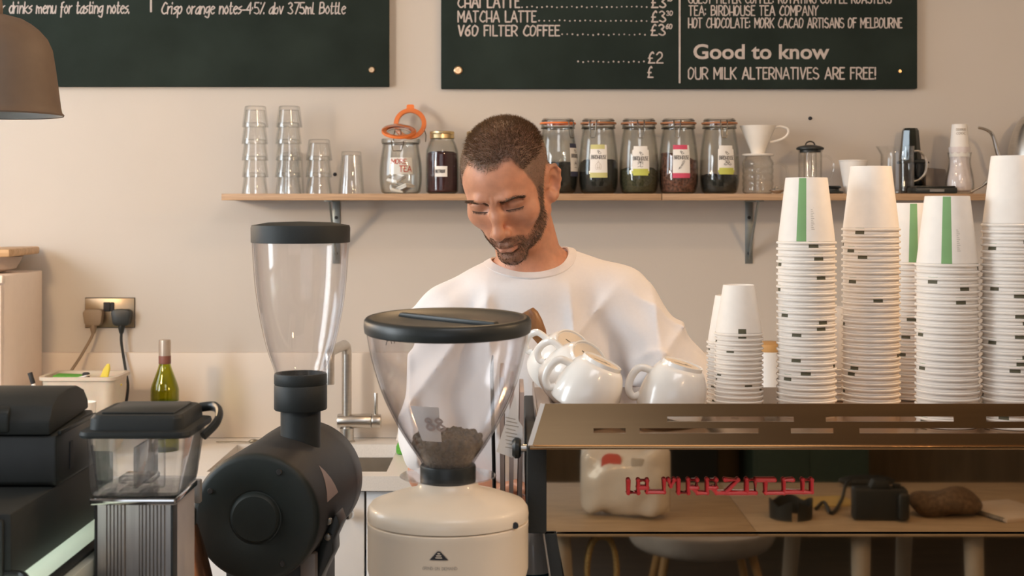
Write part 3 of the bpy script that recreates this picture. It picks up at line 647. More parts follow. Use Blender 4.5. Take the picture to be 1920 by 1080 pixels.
t = thing('glass_jug', 'clear glass jug with handle, behind the second tall paper cup stack', 'jug', (sx(1677), DS - .03, SZ + .0003))
obj('body', jar_body(spl([(.040, 0), (.046, .004), (.047, .05), (.046, .110), (.0475, .1345)], 4), .002).map(lambda x, y, z: (x - max(0, z - .11) * .5 * (x < -.03), y, z)), M['glass'], t)
obj('handle', tube(catmull([(.046, -.004, .120), (.064, -.006, .118), (.080, -.008, .095), (.078, -.008, .062), (.064, -.006, .042), (.046, -.004, .034)], 6), .0035, 8), M['chrome'], t)
hexa = [(math.cos(PI / 4 * k + PI / 8), math.sin(PI / 4 * k + PI / 8)) for k in range(8)]
t = thing('faceted_tumbler', 'dark smoky faceted tumbler upside down behind the glass jug', 'tumbler', (sx(1707, DS + .05), DS + .05, SZ + .1003))
obj('body', loft([[(x * .031, y * .031, 0) for x, y in hexa], [(x * .0235, y * .0235, .083) for x, y in hexa], [(x * .019, y * .019, .090) for x, y in hexa]]), M['smoke'], t, smooth=10)
t = thing('coffee_press', 'smoky plastic coffee press body holding up the faceted tumbler', 'coffee press', (sx(1712, DS + .05), DS + .05, SZ + .0003))
obj('body', jar_body([(.034, 0), (.036, .003), (.036, .096), (.036, .0995)], .0025), M['smoke'], t)
obj('flange', lathe([(.0, .088), (.046, .088), (.048, .0905), (.046, .093), (.034, .100), (0, .100)], 8), M['black'], t)
obj('plunger', lathe([(0, .012), (.030, .012), (.030, .030), (.006, .032), (.006, .080), (0, .082)], 24), M['black'], t)
t = thing('coffee_scale', 'low black coffee scale with glossy top on the right shelf', 'scale', (sx(1746, DS - .04), DS - .045, SZ + .0003))
obj('body', box(-.058, .058, -.05, .045, .0, .017, .004), M['black'], t)
obj('plate', box(-.054, .054, -.044, .044, .0172, .0215, .002), mat('glossy_black', (.02, .02, .019), .12, coat=.5), t)
obj('display', box(-.020, .020, -.0508, -.0498, .005, .012), M['grey'], t)
tag(obj('filter_packet', prism([(-.05, 0), (.05, 0), (.046, .072), (-.02, .078), (-.052, .066)], -.008, .008, 'y', b=.005), mat('smoky_film', (.20, .165, .14), .25, coat=.3), loc=(sx(1745, DS + .08), DS + .08, SZ + .0005), rot=(R(-6), 0, 0)), 'smoky plastic packet leaning at the wall behind the scale', 'packet')
CV = spl([(.034, 0), (.0395, .006), (.0400, .030), (.0365, .055), (.0315, .078), (.0300, .095), (.0325, .112), (.0345, .1165)], 5)
t = thing('glass_carafe', 'waisted glass carafe stuffed with white paper cups, left of the kettle', 'carafe', (sx(1793), DS - .03, SZ + .0003))
obj('body', jar_body(CV, .002), M['glass'], t)
tag(obj('paper_liner', lathe(spl([(.001, .006), (.028, .007), (.0325, .016), (.0335, .034), (.0305, .052), (.0268, .078), (.0262, .100), (.029, .128), (.028, .129), (.024, .100), (.001, .09)], 4), 40).map(lambda x, y, z: (x * (1 + .02 * math.sin(9 * math.atan2(y, x) + z * 60)), y * (1 + .02 * math.sin(9 * math.atan2(y, x) + z * 60)), z)), M['crump'], loc=(sx(1793), DS - .03, SZ + .0003)), 'crumpled white paper filling the waisted glass carafe', 'paper')
t = thing('paper_cup', 'small upside-down white paper cup with printed ring on the crumpled paper', 'cup', (sx(1793), DS - .03, SZ + .1045))
obj('wall', lathe([(.0285, 0), (.0215, .090), (.0205, .0925), (.019, .090), (.0, .088)], 40), M['white'], t)
for k in range(4): obj('print_ring', ribbons(fit_text(['OOOOO', 'COOC', 'OOOOO', 'COCO'][k], .026, .006), .0012, lambda x, y, l, k=k: ((.0232 - k * .0006 + l) * math.sin((x - .016) / .023), -(.0245 - k * .0006 + l) * math.cos((x - .016) / .023), .074 - k * .011 + y)), M['greyink'], t)
t = thing('gooseneck_kettle', 'steel gooseneck kettle at the far right end of the shelf', 'kettle', (sx(1942), DS - .01, SZ + .0003))
obj('body', lathe(spl([(.086, .012), (.088, .02), (.087, .05), (.0825, .10), (.0735, .15), (.058, .195), (.040, .218)], 5) + [(0, .222)], 64), M['steel'], t)
obj('base_rim', lathe([(0, 0), (.090, 0), (.092, .004), (.090, .013), (0, .013)], 48), M['black'], t)
l = obj('lid', lathe([(0, .222), (.036, .222), (.034, .228), (.01, .232), (0, .232)], 40), M['steel'], t); obj('knob', ball(.010, 16, 8, (0, 0, .241)), M['black'], l)
obj('spout', tube(catmull([(-.083, 0, .080), (-.096, 0, .086), (-.106, 0, .098), (-.114, 0, .122), (-.121, 0, .150), (-.130, 0, .172), (-.146, 0, .183), (-.168, 0, .189)], 7), [.0078 - .0038 * i / 49 for i in range(50)], 12), M['chrome'], t)
obj('handle', tube(catmull([(.06, 0, .19), (.12, 0, .20), (.145, 0, .15), (.135, 0, .08)], 6), .009, 10), M['black'], t)
tag(obj('spoon', tube([(0, 0, .004), (.03, -.002, .020), (.045, -.004, .034)], [.0025, .003, .006], 8), M['chrome'], loc=(sx(1812, DS - .05), DS - .09, SZ + .0003)), 'small steel scoop propped at the foot of the waisted carafe', 'scoop')

# ================================================================ back worktop with its units
CT = 0.90
g = G()                                                     # worktop with the sink opening
for a in ((-2.4, -.78, 3.57, 4.156), (-.32, 2.4, 3.57, 4.156), (-.78, -.32, 3.57, 3.632), (-.78, -.32, 4.045, 4.156)): g.join(box(a[0], a[1], a[2], a[3], CT - .037, CT, 0))
bm = bmesh.new(); vv = [bm.verts.new(v) for v in g.v]
for f in g.f: bm.faces.new([vv[i] for i in f])
tag(obj('worktop', from_bm(bm), M['work'], loc=(0, 0, 0)), 'pale speckled worktop running along the back wall, sink set in it', 'worktop')
t = thing('sink', 'steel sink bowl sunk in the pale worktop below the tap', 'sink', (-.55, 3.84, CT - .20))
g = G().join(box(-.235, .235, -.212, .209, 0, .004)).join(box(-.235, -.229, -.212, .209, 0, .162)).join(box(.229, .235, -.212, .209, 0, .162)).join(box(-.235, .235, -.212, -.206, 0, .162)).join(box(-.235, .235, .203, .209, 0, .162))
obj('bowl', g, M['sink'], t); obj('overflow_slot', box(.095, .101, .1985, .2035, .095, .125, .001), M['ink'], t)
tag(obj('drying_plate', lathe([(0, 0), (.06, 0), (.10, .012), (.102, .014), (.06, .004), (0, .004)], 48), M['china'], loc=(-.45, 3.765, CT - .1958), rot=(0, 0, 0)), 'white plate lying in the sink below the tap', 'plate')
for k, (x0, lab) in enumerate(((-1.577, 'white base unit under the left end of the back worktop'), (-.974, 'white base unit with round knob under the sink'), (-.367, 'white base unit right of the sink unit, behind the cream grinder'), (.24, 'white base unit behind the man under the back worktop'), (.847, 'white base unit at the right end of the back worktop'))):
    t = thing('base_unit', lab, 'cabinet', (x0 + .3, 3.87, 0.0), group='white base units')
    obj('carcass', box(-.3005, .3005, -.26, .28, .12, .685), M['door'], t); obj('plinth', box(-.3005, .3005, -.22, .28, 0, .12), M['door'], t)
    d = obj('door', box(-.3005, .3005, -.28, -.2605, .13, CT - .042, .002), M['door'], t)
    kx = .262 if k != 2 else -.1
    obj('knob', lathe([(0, 0), (.006, 0), (.006, .012), (.0155, .018), (.0165, .024), (.013, .030), (0, .032)], 28).xf(RX(PI / 2)), M['chrome'], d, loc=(kx, -.28, CAMZ - (962 - HY) / F * 3.575))

t = thing('mixer_tap', 'brushed steel mixer tap with square swan neck behind the sink', 'tap', (W(650, 822, 4.09)[0], 4.09, CT))
obj('base', lathe([(0, 0), (.024, 0), (.024, .004), (.0205, .006), (.0205, .04), (0, .04)], 28), M['steel'], t)
obj('mixer_body', cyl(.0205, .098, 28, .002).xf(RY(PI / 2)).move(-.026, 0, .060), M['steel'], t)
obj('spout', tube([(0, 0, .04), (0, 0, .255)] + catmull([(0, 0, .255), (-.001, -.006, .273), (-.004, -.026, .281)], 5) + catmull([(-.020, -.180, .281), (-.0225, -.205, .274), (-.023, -.212, .255)], 5) + [(-.023, -.212, .192)], .0142, 16), M['steel'], t)
lv = obj('lever', cyl(.0202, .026, 28, .002).xf(RY(PI / 2)).move(.073, 0, .060), M['steel'], t); obj('lever_pin', cyl(.0062, .065, 14, .001).move(.084, 0, .076), M['steel'], lv)

tag(obj('fork', tube(catmull([(-.06, 0, .003), (.0, 0, .004), (.03, 0, .003), (.045, 0, .007), (.06, 0, .012)], 5), [.003] * 10 + [.0025, .004, .007, .008, .009, .009, .009, .009, .007, .004, .002], 8).map(lambda x, y, z: (x, y * .9, .002 + z * .6)), mat('dark_cutlery', (.30, .27, .22), .35, .9), loc=(W(437, 820, 4.0)[0], 4.06, CT + .001)), 'dark metal fork lying on the back worktop left of the tap', 'fork')
tag(obj('scouring_sponge', box(-.03, .014, -.03, .03, 0, .030, .008, 2), M['sponge'], loc=(W(762, 850, 3.85)[0], 3.90, CT + .0005)), 'green scouring sponge by the right edge of the sink', 'sponge')
tag(obj('paper_notice', prism([(-.02, 0), (.025, 0), (.005, .10), (.0, .10)], -.002, .002, 'y'), M['white'], loc=(W(755, 822, 4.1)[0], 4.11, CT + .0005), rot=(R(-8), 0, 0)), 'white folded card standing on the worktop between tap and clear hopper', 'card')

# white cabinet with the bread board
cx0, cx1 = -1.80, -1.372
t = thing('storage_cupboard', 'white painted cupboard standing on the left end of the back worktop', 'cupboard', ((cx0 + cx1) / 2, 4.0, CT))
hw = (cx1 - cx0) / 2
obj('carcass', box(-hw, hw, -.155, .155, 0, .490, .003), M['pale'], t)
d = obj('door', box(-hw, hw - .002, -.178, -.157, 0.004, .465, .003), M['pale'], t)
obj('door_panel', box(-hw + .05, hw - .05, -.1805, -.177, .05, .42, .002), M['pale'], d)
obj('top_rail', box(-hw, hw + .004, -.182, -.157, .470, .492, .004), M['pale'], t)
tag(obj('serving_bowl', lathe([(0, .002), (.06, .0), (.10, .012), (.118, .043), (.121, .046), (.116, .046), (.095, .016), (0, .008)], 48), mat('grey_bowl', (.46, .38, .33), .45), loc=(-1.50, 4.0, CT + .4905)), 'grey bowl under the bread board on top of the white cupboard', 'bowl')
tag(obj('bread_board', box(-.17, .115, -.14, .14, 0, .022, .006), M['board2'], loc=(-1.485, 4.0, CT + .5375), rot=(0, R(-0.8), R(2))), 'wooden bread board lying on the bowl on the white cupboard', 'board')

# socket with two plugs
px0, px1, pz0, pz1 = W(160, 0, WY)[0], W(253.5, 0, WY)[0], W(0, 614.5, WY)[2], W(0, 558, WY)[2]
ox, oz = (px0 + px1) / 2, (pz0 + pz1) / 2
t = thing('wall_socket', 'steel double wall socket with two plugs, above the plastic tub', 'socket', (ox, WY, oz))
obj('back_box', box(-.0735, .0735, -.0025, 0, -.0445, .0445, .001), M['ink'], t)
obj('face_plate', box(-.072, .072, -.0065, -.0025, -.043, .043, .002), mat('tarnished_steel', (.36, .285, .20), .34, 1.0, var=.1), t)
obj('switch', box(-.018, .002, -.0105, -.0062, .004, .031, .002), M['ink'], t); obj('switch', box(.003, .014, -.0105, -.0062, .004, .031, .002), M['ink'], t)
def plug(name, label, dx, m, path, cm):
    q = thing(name, label, 'plug', (ox + dx, WY - .0068, oz - .012))
    obj('plug_body', prism(rrect(-.025, .025, -.024, .024, .012), -.030, 0, 'y', b=.004).map(lambda x, y, z: (x * (1 + .15 * (z > 0)), y, z)), m, q)
    obj('cord_grip', tube([(0, -.018, -.018), (0, -.020, -.034), (0, -.020, -.046)], [.011, .009, .006], 12), m, q)
    obj('cable', tube(catmull([(0, -.020, -.043)] + path, 8), .0042, 8), cm, q)
gp = mat('taupe_plug', (.26, .19, .13), .5)
plug('grey_plug', 'taupe plug in the left half of the steel socket, cord to the tub', -.042, gp, [(-.006, -.022, -.060), (-.03, -.04, -.11), (-.06, -.075, -.168)], gp)
plug('black_plug', 'black plug in the right half of the steel socket, cord hanging down', .040, M['black'], [(.0, -.021, -.07), (.006, -.022, -.11), (.018, -.03, -.17), (.022, -.03, -.20), (.016, -.03, -.25), (.004, -.03, -.30), (.0, -.04, -.327), (.01, -.06, -.330)], M['black'])

# plastic tub with odds and ends
tx, ty = W(160, 740, 3.95)[0], 3.95
t = thing('plastic_tub', 'milky plastic tub of odds and ends below the wall socket', 'tub', (tx, ty, CT))
def rr3(hx, hy, r, z): return [(x, y, z) for x, y in rrect(-hx, hx, -hy, hy, r)]
obj('body', loft([rr3(.085, .065, .02, 0), rr3(.10, .078, .025, .20), rr3(.108, .085, .028, .203), rr3(.108, .085, .028, .212), rr3(.096, .074, .024, .212), rr3(.084, .062, .02, .01)]), M['tub'], t)
tag(obj('rubber_glove', loft([[(x * s + dx, y * .5 * s, z) for x, y in rrect(-.012, .012, -.012, .012, .006)] for s, dx, z in ((1.2, -.02, .0), (1.5, 0, .015), (.9, .012, .035), (.75, .018, .055), (.3, .022, .068))]).join(loft([[(z, y * .6 * s, x * s + .010) for x, y in rrect(-.008, .008, -.010, .010, .005)] for s, z in ((1, 0), (1.2, .03), (.8, .05), (.2, .06))])), M['yellow'], loc=(tx + .042, ty, CT + .172)), 'yellow rubber glove fingers sticking out of the plastic tub', 'glove')
tag(obj('cleaning_cloth', box(-.04, .04, -.03, .03, 0, .008, .003).map(lambda x, y, z: (x, y, z + .006 * math.sin(x * 90))), M['sponge'], loc=(tx - .045, ty + .01, CT + .200)), 'green cloth lying in the plastic tub', 'cloth')
tag(obj('paper_scrap', box(-.03, .03, -.02, .02, 0, .004, .001).map(lambda x, y, z: (x, y, z + .01 * math.sin(x * 60 + y * 40))), M['white'], loc=(tx - .01, ty - .035, CT + .203)), 'white paper scrap lying in the plastic tub', 'paper')
tag(obj('bottle_stopper', cyl(.010, .02, 16, .003), M['ink'], loc=(tx + .008, ty - .02, CT + .198)), 'small black stopper lying beside the yellow glove', 'stopper')
obj('filler', box(-.09, .09, -.068, .068, .01, .198, .01), M['tub'], t, loc=(0, 0, 0)).name = 'tub_contents'

# wine bottle
VP = spl([(.0365, 0), (.0385, .006), (.0385, .15), (.0370, .175), (.027, .205), (.0175, .232), (.0145, .25)], 5) + [(.0143, .292), (.0155, .293), (.0155, .300), (.0140, .301)]
t = thing('wine_bottle', 'green wine bottle with silver screw cap beside the socket cable', 'bottle', (W(309, 0, 3.95)[0], 3.95, CT))
obj('glass_body', jar_body(VP, .0035), M['bottle'], t)
obj('screw_cap', lathe([(.0165, .253), (.0165, .300), (.0160, .306), (.015, .307), (0, .307)] , 32), mat('pale_cap', (.55, .46, .38), .35, .6), t)
obj('neck_band', lathe([(.0150, .240), (.0168, .241), (.0168, .262), (.0166, .263)], 32), mat('wine_red_band', (.20, .07, .05), .5), t)
obj('paper_label', lathe([(.0387, .045), (.0389, .045), (.0389, .137), (.0387, .137)], 40), M['white'], t)

# pens in a pot, small white beaker behind the printer
pp = W(52, 724, 3.6)
t = thing('pen_pot', 'grey pen pot on the back worktop behind the printer', 'pot', (pp[0] + .03, 3.72, CT)); obj('body', lathe([(0, .003), (.036, .003), (.036, 0), (.038, 0), (.04, .11), (.037, .11), (.035, .006), (0, .006)], 32), M['grey'], t)
t = thing('pen', 'white pen with dark cap sticking up behind the black printer', 'pen', (pp[0] + .035, 3.72, CT + .012), rot=(0, R(-17), 0))
L_ = .245
obj('barrel', cyl(.0055, L_ - .035, 14, .001), M['white'], t); obj('cap', cyl(.0062, .03, 14, .001).move(0, 0, L_ - .034), M['ink'], t)
tag(obj('beaker', lathe([(0, 0), (.024, 0), (.031, .162), (.029, .162), (.022, .003), (0, .003)], 32), M['china'], loc=(W(158, 0, 3.75)[0], 3.75, CT)), 'small white beaker behind the right end of the black printer', 'beaker')
# ================================================================ pendant lamp
t = thing('pendant_lamp', 'brown dome pendant lamp hanging at the upper left over the menu board', 'lamp', (W(-10, 0, 2.6)[0], 2.6, W(0, 214, 2.6)[2]))
k = 2.6 / F
lp = [(r * k, (214 - y) * k) for r, y in ((20, 27), (50, 35), (66, 44), (80, 55), (95, 72), (104, 92), (110, 130), (114, 160), (119, 200), (121, 210), (125, 214), (124, 217))]
obj('shade', lathe([(.012, lp[0][1] + .001)] + lp, 64), M['lampo'], t)
obj('shade_lining', lathe([(r - .0025, z - .0015) for r, z in lp[:-1]][::-1] + [(0, lp[0][1] - .002)], 64), M['lampi'], t)
obj('cap', lathe([(0, .24), (.009, .235), (.014, .20), (.0145, .185), (.013, .178)], 24), M['lampo'], t)
obj('cord', tube([(0, 0, .23), (0, 0, 3.0 - W(0, 214, 2.6)[2])], .003, 8), M['black'], t)
b = obj('bulb', ball(.024, 20, 12, (0, 0, .075)), mat('frosted_bulb', (.75, .72, .66), .4), t)
obj('lamp_holder', cyl(.014, .085, 20).move(0, 0, .095), M['ink'], b)

# ================================================================ counter the machines stand on; raised glass-topped counter at the left
tag(obj('bar_counter', box(-.478, 2.6, 1.32, 2.42, .862, .90, .003).join(box(-.44, 2.6, 1.36, 2.36, 0, .862)), M['work']), 'worktop carrying grinders and espresso machine in front of the man', 'counter')
t = thing('display_counter', 'raised counter with pale green glass top and dark edge bar, under the cash drawer', 'counter', (-1.2, 1.7, 0))
HC = 1.172
g = box(-.8, .712, -.5, .22, 0, 1.02)
for a in ((-.8, .712, -.5, -.485), (-.8, .712, .205, .22), (-.8, -.785, -.485, .205), (.700, .712, -.485, .205)): g.join(box(a[0], a[1], a[2], a[3], 1.02, HC - .0205))
obj('case', g, M['blackm'], t); obj('case_floor', box(-.784, .699, -.484, .204, 1.0205, 1.024), M['lightbox'], t)
case_fill = area('case_fill_light', (-.95, 1.56, 1.03), (-.95, 1.56, 2), .9, .6, 3.2, (.95, 1.0, .93))  # fill light added inside the case to brighten its glass top
obj('glass_top', box(-.8, .692, -.5, .22, HC - .02, HC, .001), M['pglass'], t)
obj('edge_bar', box(.6925, .7055, -.5, .22, HC - .02, HC + .003, .001), M['blackm'], t)
obj('glass_edge', box(.706, .717, -.5, .22, HC - .02, HC, .001), M['pglass'], t)
dr = thing('cash_drawer', 'black cash drawer on the pale green glass top at far left', 'cash drawer', (-.77, 1.735, HC + .0005))
obj('housing', box(-.23, .235, -.215, .175, .004, .078, .003), M['blackm'], dr); obj('drawer_front', box(-.225, .228, -.222, -.2155, .010, .072, .002), M['black'], dr)
for x in (-.2, .2): obj('foot', box(x - .015, x + .015, -.19, -.16, 0, .004), M['ink'], dr); obj('foot', box(x - .015, x + .015, .13, .16, 0, .004), M['ink'], dr)
t = thing('receipt_printer', 'black receipt printer with rounded cover on the cash drawer at left', 'printer', (-.66, 1.73, HC + .079))
body = [(-.065, 0), (-.070, .004), (-.070, .060), (.075, .070), (.080, .066), (.080, .004), (.07, 0)]
obj('body', prism(body, -.115, .128, 'x', .003), M['black'], t)
obj('paper_cover', prism([(-.074, .061), (-.074, .078), (-.062, .094), (-.040, .1035), (0.0, .107), (.035, .1055), (.060, .098), (.076, .084), (.079, .071)], -.112, .122, 'x', .003), M['blackm'], t)
obj('front_flap', prism([(-.0775, .064), (-.0775, .088), (-.068, .096), (-.066, .064)], -.11, .075, 'x', .003), M['black'], t)
obj('side_slot', box(.1275, .1292, -.020, -.010, .012, .045), M['ink'], t)
obj('side_ridge', box(.1275, .133, -.066, .078, .060, .066, .002), M['black'], t)
tag(obj('printer_cable', tube(catmull([(-.60, 1.50, HC + .005), (-.56, 1.515, HC + .012), (-.525, 1.52, HC + .014), (-.508, 1.49, HC + .008), (-.50, 1.44, HC + .006), (-.50, 1.38, HC + .005)], 7), .0038, 8), M['black']), 'thin black cable curving over the pale green glass top', 'cable')

# ================================================================ small grinder with square clear hopper
ax, ay = -.434, 1.695
t = thing('coffee_grinder', 'ribbed metal coffee grinder with square clear hopper and black lid', 'grinder', (ax, ay, CT))
rib = [(-.045, .055), (-.045, -.052)]
def ribs(x0, x1, n):
    o = []
    for i in range(n):
        a = x0 + (x1 - x0) * i / n; w = (x1 - x0) / n
        o += [(a + w * .08, -.052), (a + w * .28, -.0552), (a + w * .72, -.0552), (a + w * .92, -.052)]
    return o
rib += ribs(-.037, -.012, 6) + [(-.0115, -.0535), (.0035, -.0535)] + ribs(.004, .034, 7) + [(.040, -.052), (.040, .055)]
obj('ribbed_body', prism(rib, .0, .335, 'z'), M['alum'], t, smooth=30)
for x0, x1 in ((-.0475, -.0455), (.0405, .0435)): obj('edge_trim', box(x0, x1, -.056, -.035, 0, .335, .0008), M['black'], t)
obj('side_panel', box(.0408, .0435, -.034, .055, 0, .336, .0008), M['grey'] if 0 else mat('pale_side_panel', (.42, .38, .36), .5), t)
obj('collar', box(-.052, .047, -.060, .057, .335, .343, .002), M['chrome'], t)
hp = obj('hopper', G().join(loft([[(x, y, z) for x, y in rrect(-hx + o, hx + o, -hy, hy, .012, 6)] for hx, hy, o, z in ((.0505, .055, -.003, .345), (.052, .057, -.003, .352), (.057, .063, 0, .412), (.0615, .0665, 0, .414))], cap0=True, cap1=False)).join(loft([[(x, y, z) for x, y in rrect(-hx, hx, -hy, hy, .011, 6)] for hx, hy, z in ((.048, .0525, .348), (.0545, .0605, .412))], cap1=False)), M['square'], t)
obj('hopper_gate', G().join(box(-.03, .01, -.02, .02, .352, .360, .002)).join(box(-.004, 0, -.05, .05, .352, .400, .001)).join(box(.018, .030, -.045, -.035, .352, .408, .002)), M['square'], hp)
ld = obj('lid', loft([[(x, y, z) for x, y in rrect(-hx, hx, -hy, hy, .014, 6)] for hx, hy, z in ((.0635, .0685, .413), (.0645, .0695, .416), (.0635, .0685, .420), (.055, .060, .4215), (.054, .059, .434), (.051, .056, .438))]), M['blackm'], t)
obj('lid_panel', box(-.042, .042, -.046, .046, .4375, .4405, .0015), M['black'], ld)
obj('lid_handle', tube(catmull([(.048, .066, .430), (.066, .060, .432), (.078, .035, .428), (.078, .015, .418), (.066, 0, .405)], 6), .006, 10, sx=.8), M['black'], ld)

# copper jug between the grinders
jx = W(335, 0, 2.0)[0]
t = thing('copper_jug', 'copper jug with black neck between the square and the cone hopper grinders', 'jug', (jx, 2.0, CT))
obj('body', lathe(spl([(.060, 0), (.062, .01), (.056, .10), (.045, .165), (.028, .225), (.0235, .232)], 4), 40), M['copper'], t)
obj('neck', lathe([(.0225, .225), (.0245, .232), (.0245, .252), (.021, .254), (.021, .275), (0, .278)], 32), M['black'], t)
obj('lever', box(.022, .032, -.006, .006, .262, .295, .002), M['grey'], t)

# ================================================================ black shop grinder with tall cone hopper
BA = Vector((-.3705, 2.05, 1.129)); yaw = math.atan2(.024, .26)
t = thing('shop_grinder', 'big black shop grinder with horizontal drum and tall clear cone hopper', 'grinder', (BA.x, BA.y, CT), rot=(0, 0, -yaw))
bz_ = BA.z - CT; RB = .094
drum = lathe([(.080, .004), (RB - .002, .006), (RB, .010), (RB, .262), (RB + .0012, .266), (RB + .0012, .310), (RB - .004, .322), (.05, .33), (0, .33)], 72).xf(RX(-PI / 2)).move(0, 0, bz_)
dro = obj('drum', drum, M['ek'], t)
obj('drum_cover', lathe([(0, -.0045), (.032, -.0042), (.0350, -.0015), (.0365, .0015), (.0385, .0018), (.041, .0002), (.084, .0), (.0895, .002), (.0925, .006), (.0925, .011), (0, .011)], 72).xf(RX(-PI / 2)).move(0, 0, bz_), M['ekdisc'], t)
for a in (62, -58, 150): obj('cover_screw', lathe([(0, -.0025), (.0035, -.0025), (.0045, 0), (.0045, .004), (0, .004)], 16).xf(RX(-PI / 2)).move(.076 * math.cos(R(a)), 0, bz_ + .076 * math.sin(R(a))), M['ek'], t)
tri = G()
for i in range(9):
    for j in range(9):
        u = i / 8; y = .055 + .075 * u; an = R(8 + (j / 8) * (32 * (1 - abs(2 * u - 1)) + .05))
        tri.v.append(((RB + .0006) * math.cos(an), y, bz_ + (RB + .0006) * math.sin(an)))
for i in range(8):
    for j in range(8): tri.f.append((9 * i + j, 9 * i + 9 + j, 9 * i + 10 + j, 9 * i + j + 1)); tri.m.append(0)
obj('drum_emblem', tri, mat('faded_emblem', (.34, .25, .22), .6), dro)
obj('stand', G().join(box(-.062, .070, .06, .22, 0, bz_ - .055, .006)), M['ek'], t)
obj('stand_panel', box(.055, .0785, .045, .062, .0, bz_ - .060, .003), mat('grey_panel', (.23, .20, .18), .45), t)
ch = obj('chute', prism([(W(px, py, 2.14)[0] + .362, W(px, py, 2.14)[2] - CT) for px, py in ((636, 956), (644, 978), (630, 1008), (631, 1030), (608, 1076), (600, 1100), (596, 1060), (601, 1028), (610, 1002), (622, 980))], .075, .125, 'y', .003), M['black'], t)
for px, py in ((620, 1003), (622, 974)): obj('chute_bolt', cyl(.005, .010, 16, .001).xf(RX(PI / 2)).move(W(px, py, 2.12)[0] + .362, .073, W(px, py, 2.12)[2] - CT), M['wire'], ch)
HXo, HYo = .026, .168
nk = lathe([(.031, bz_ + .06), (.031, 1.262 - CT), (.0400, 1.2625 - CT), (.0410, 1.264 - CT), (.0410, 1.300 - CT), (.0400, 1.3015 - CT), (.0410, 1.303 - CT), (.0410, 1.316 - CT), (.0400, 1.319 - CT), (.034, 1.319 - CT), (.032, 1.30 - CT), (0, 1.295 - CT)], 48)
obj('hopper_collar', nk, M['blackm'], t, loc=(HXo, HYo, 0))
hq = spl([(.0375, 1.300), (.0405, 1.322), (.0535, 1.362), (.0630, 1.405), (.0695, 1.447), (.0730, 1.486), (.0752, 1.525)], 5)
obj('hopper', lathe([(r, z - CT) for r, z in hq] + [(r - .0025, z - CT) for r, z in hq[::-1]], 64), M['hopper'], t, loc=(HXo, HYo, 0))
obj('hopper_lid', lathe([(.0745, 1.522 - CT), (.0765, 1.5225 - CT), (.0768, 1.545 - CT), (.0755, 1.549 - CT), (.05, 1.5535 - CT), (0, 1.555 - CT)], 64), M['blackm'], t, loc=(HXo, HYo, 0))

# ================================================================ cream grinder with wide hopper
gx, gy = (840 - 960) / F * 1.8, 1.8
t = thing('cream_grinder', 'cream coffee grinder with wide clear hopper of beans, in front of the man', 'grinder', (gx, gy, CT))
Z = lambda y: CAMZ - (y - HY) / F * 1.8 - CT
obj('body', lathe([(.092, 0), (.094, .004), (.0965, .14), (.0975, Z(1085)), (.1015, Z(1062)), (.1015, Z(986)), (.1018, Z(985)), (.1018, Z(975)), (.0995, Z(972.5)), (0, Z(972.5))], 96), M['cream'], t)
cp = obj('top_cover', lathe([(.0985, Z(971.5)), (.1015, Z(970.5)), (.1020, Z(962)), (.1010, Z(950)), (.0965, Z(941)), (.070, Z(927)), (.046, Z(918)), (.039, Z(911)), (.0365, Z(902)), (0, Z(902))], 96), M['cream'], t)
obj('cover_screw', cyl(.004, .004, 12).xf(RX(PI / 2)).move(.085, -.056, Z(966)), M['ink'], cp)
obj('hopper_collar', lathe([(.0345, Z(910)), (.0352, Z(908)), (.0352, Z(874)), (.0345, Z(871)), (.031, Z(871)), (.031, Z(905))], 64), M['black'], t)
fy = lambda px: (px - 840) / F * 1.7
Zf = lambda y: CAMZ - (y - HY) / F * 1.70 - CT
em = G(); em.add([(0, 0), (0, 0)], [])
def cylmap(x, y, l): a = x / .1017; return ((.1017 + l) * math.sin(a), -(.1017 + l) * math.cos(a), y)
em = G()
cxe, cze = fy(830), Zf(1050)
tw, thh = .0115, .0125
for i in range(8):
    for s in (0, 1):
        u = i / 7; x = cxe - tw + 2 * tw * u; em.v.append(cylmap(x, cze + (thh * (1 - abs(2 * u - 1)) if s else 0), .0005))
for i in range(7): em.f.append((2 * i, 2 * i + 2, 2 * i + 3, 2 * i + 1)); em.m.append(0)
eo = obj('emblem', em, M['ink'], t)
obj('emblem_mark', ribbons([[(cxe - .0035, cze + .003), (cxe + .0035, cze + .003)], [(cxe - .0025, cze + .0055), (cxe + .0025, cze + .0055)], [(cxe - .001, cze + .008), (cxe + .001, cze + .008)]], .0012, cylmap, .0009), M['cream'], eo)
obj('front_lettering', ribbons([[(x + fy(799), y + Zf(1068)) for x, y in l] for l in fit_text('GRIND ON DEMAND', fy(864) - fy(799), .0032)], .0006, cylmap, .0005), M['greyink'], t)
hz_ = spl([(.0335, Z(872)), (.0352, Z(862)), (.0505, Z(828)), (.0655, Z(790)), (.0810, Z(742)), (.0915, Z(696)), (.0985, Z(655)), (.1025, Z(618))], 5)
tilt = R(2.5); zp = Z(872)
hop = obj('hopper', lathe([(r, z - zp) for r, z in hz_] + [(r - .0025, z - zp) for r, z in hz_[::-1]], 80), M['hazy'], t, loc=(0, 0, zp), rot=(tilt, 0, 0))
st = G(); pr_ = [(r, z - zp) for r, z in hz_]
obj('price_sticker', patch(pr_, -.60, -.10, Z(812) - zp, Z(742) - zp, -.0045), mat('hazy_white', (.90, .88, .87), .6), hop)
obj('sticker_lettering', ribbons(fit_text('88', .024, .016), .003, on_jar(pr_, -.36, Z(788) - zp, -.0035)), mat('faint_ink', (.55, .46, .44), .7), hop)
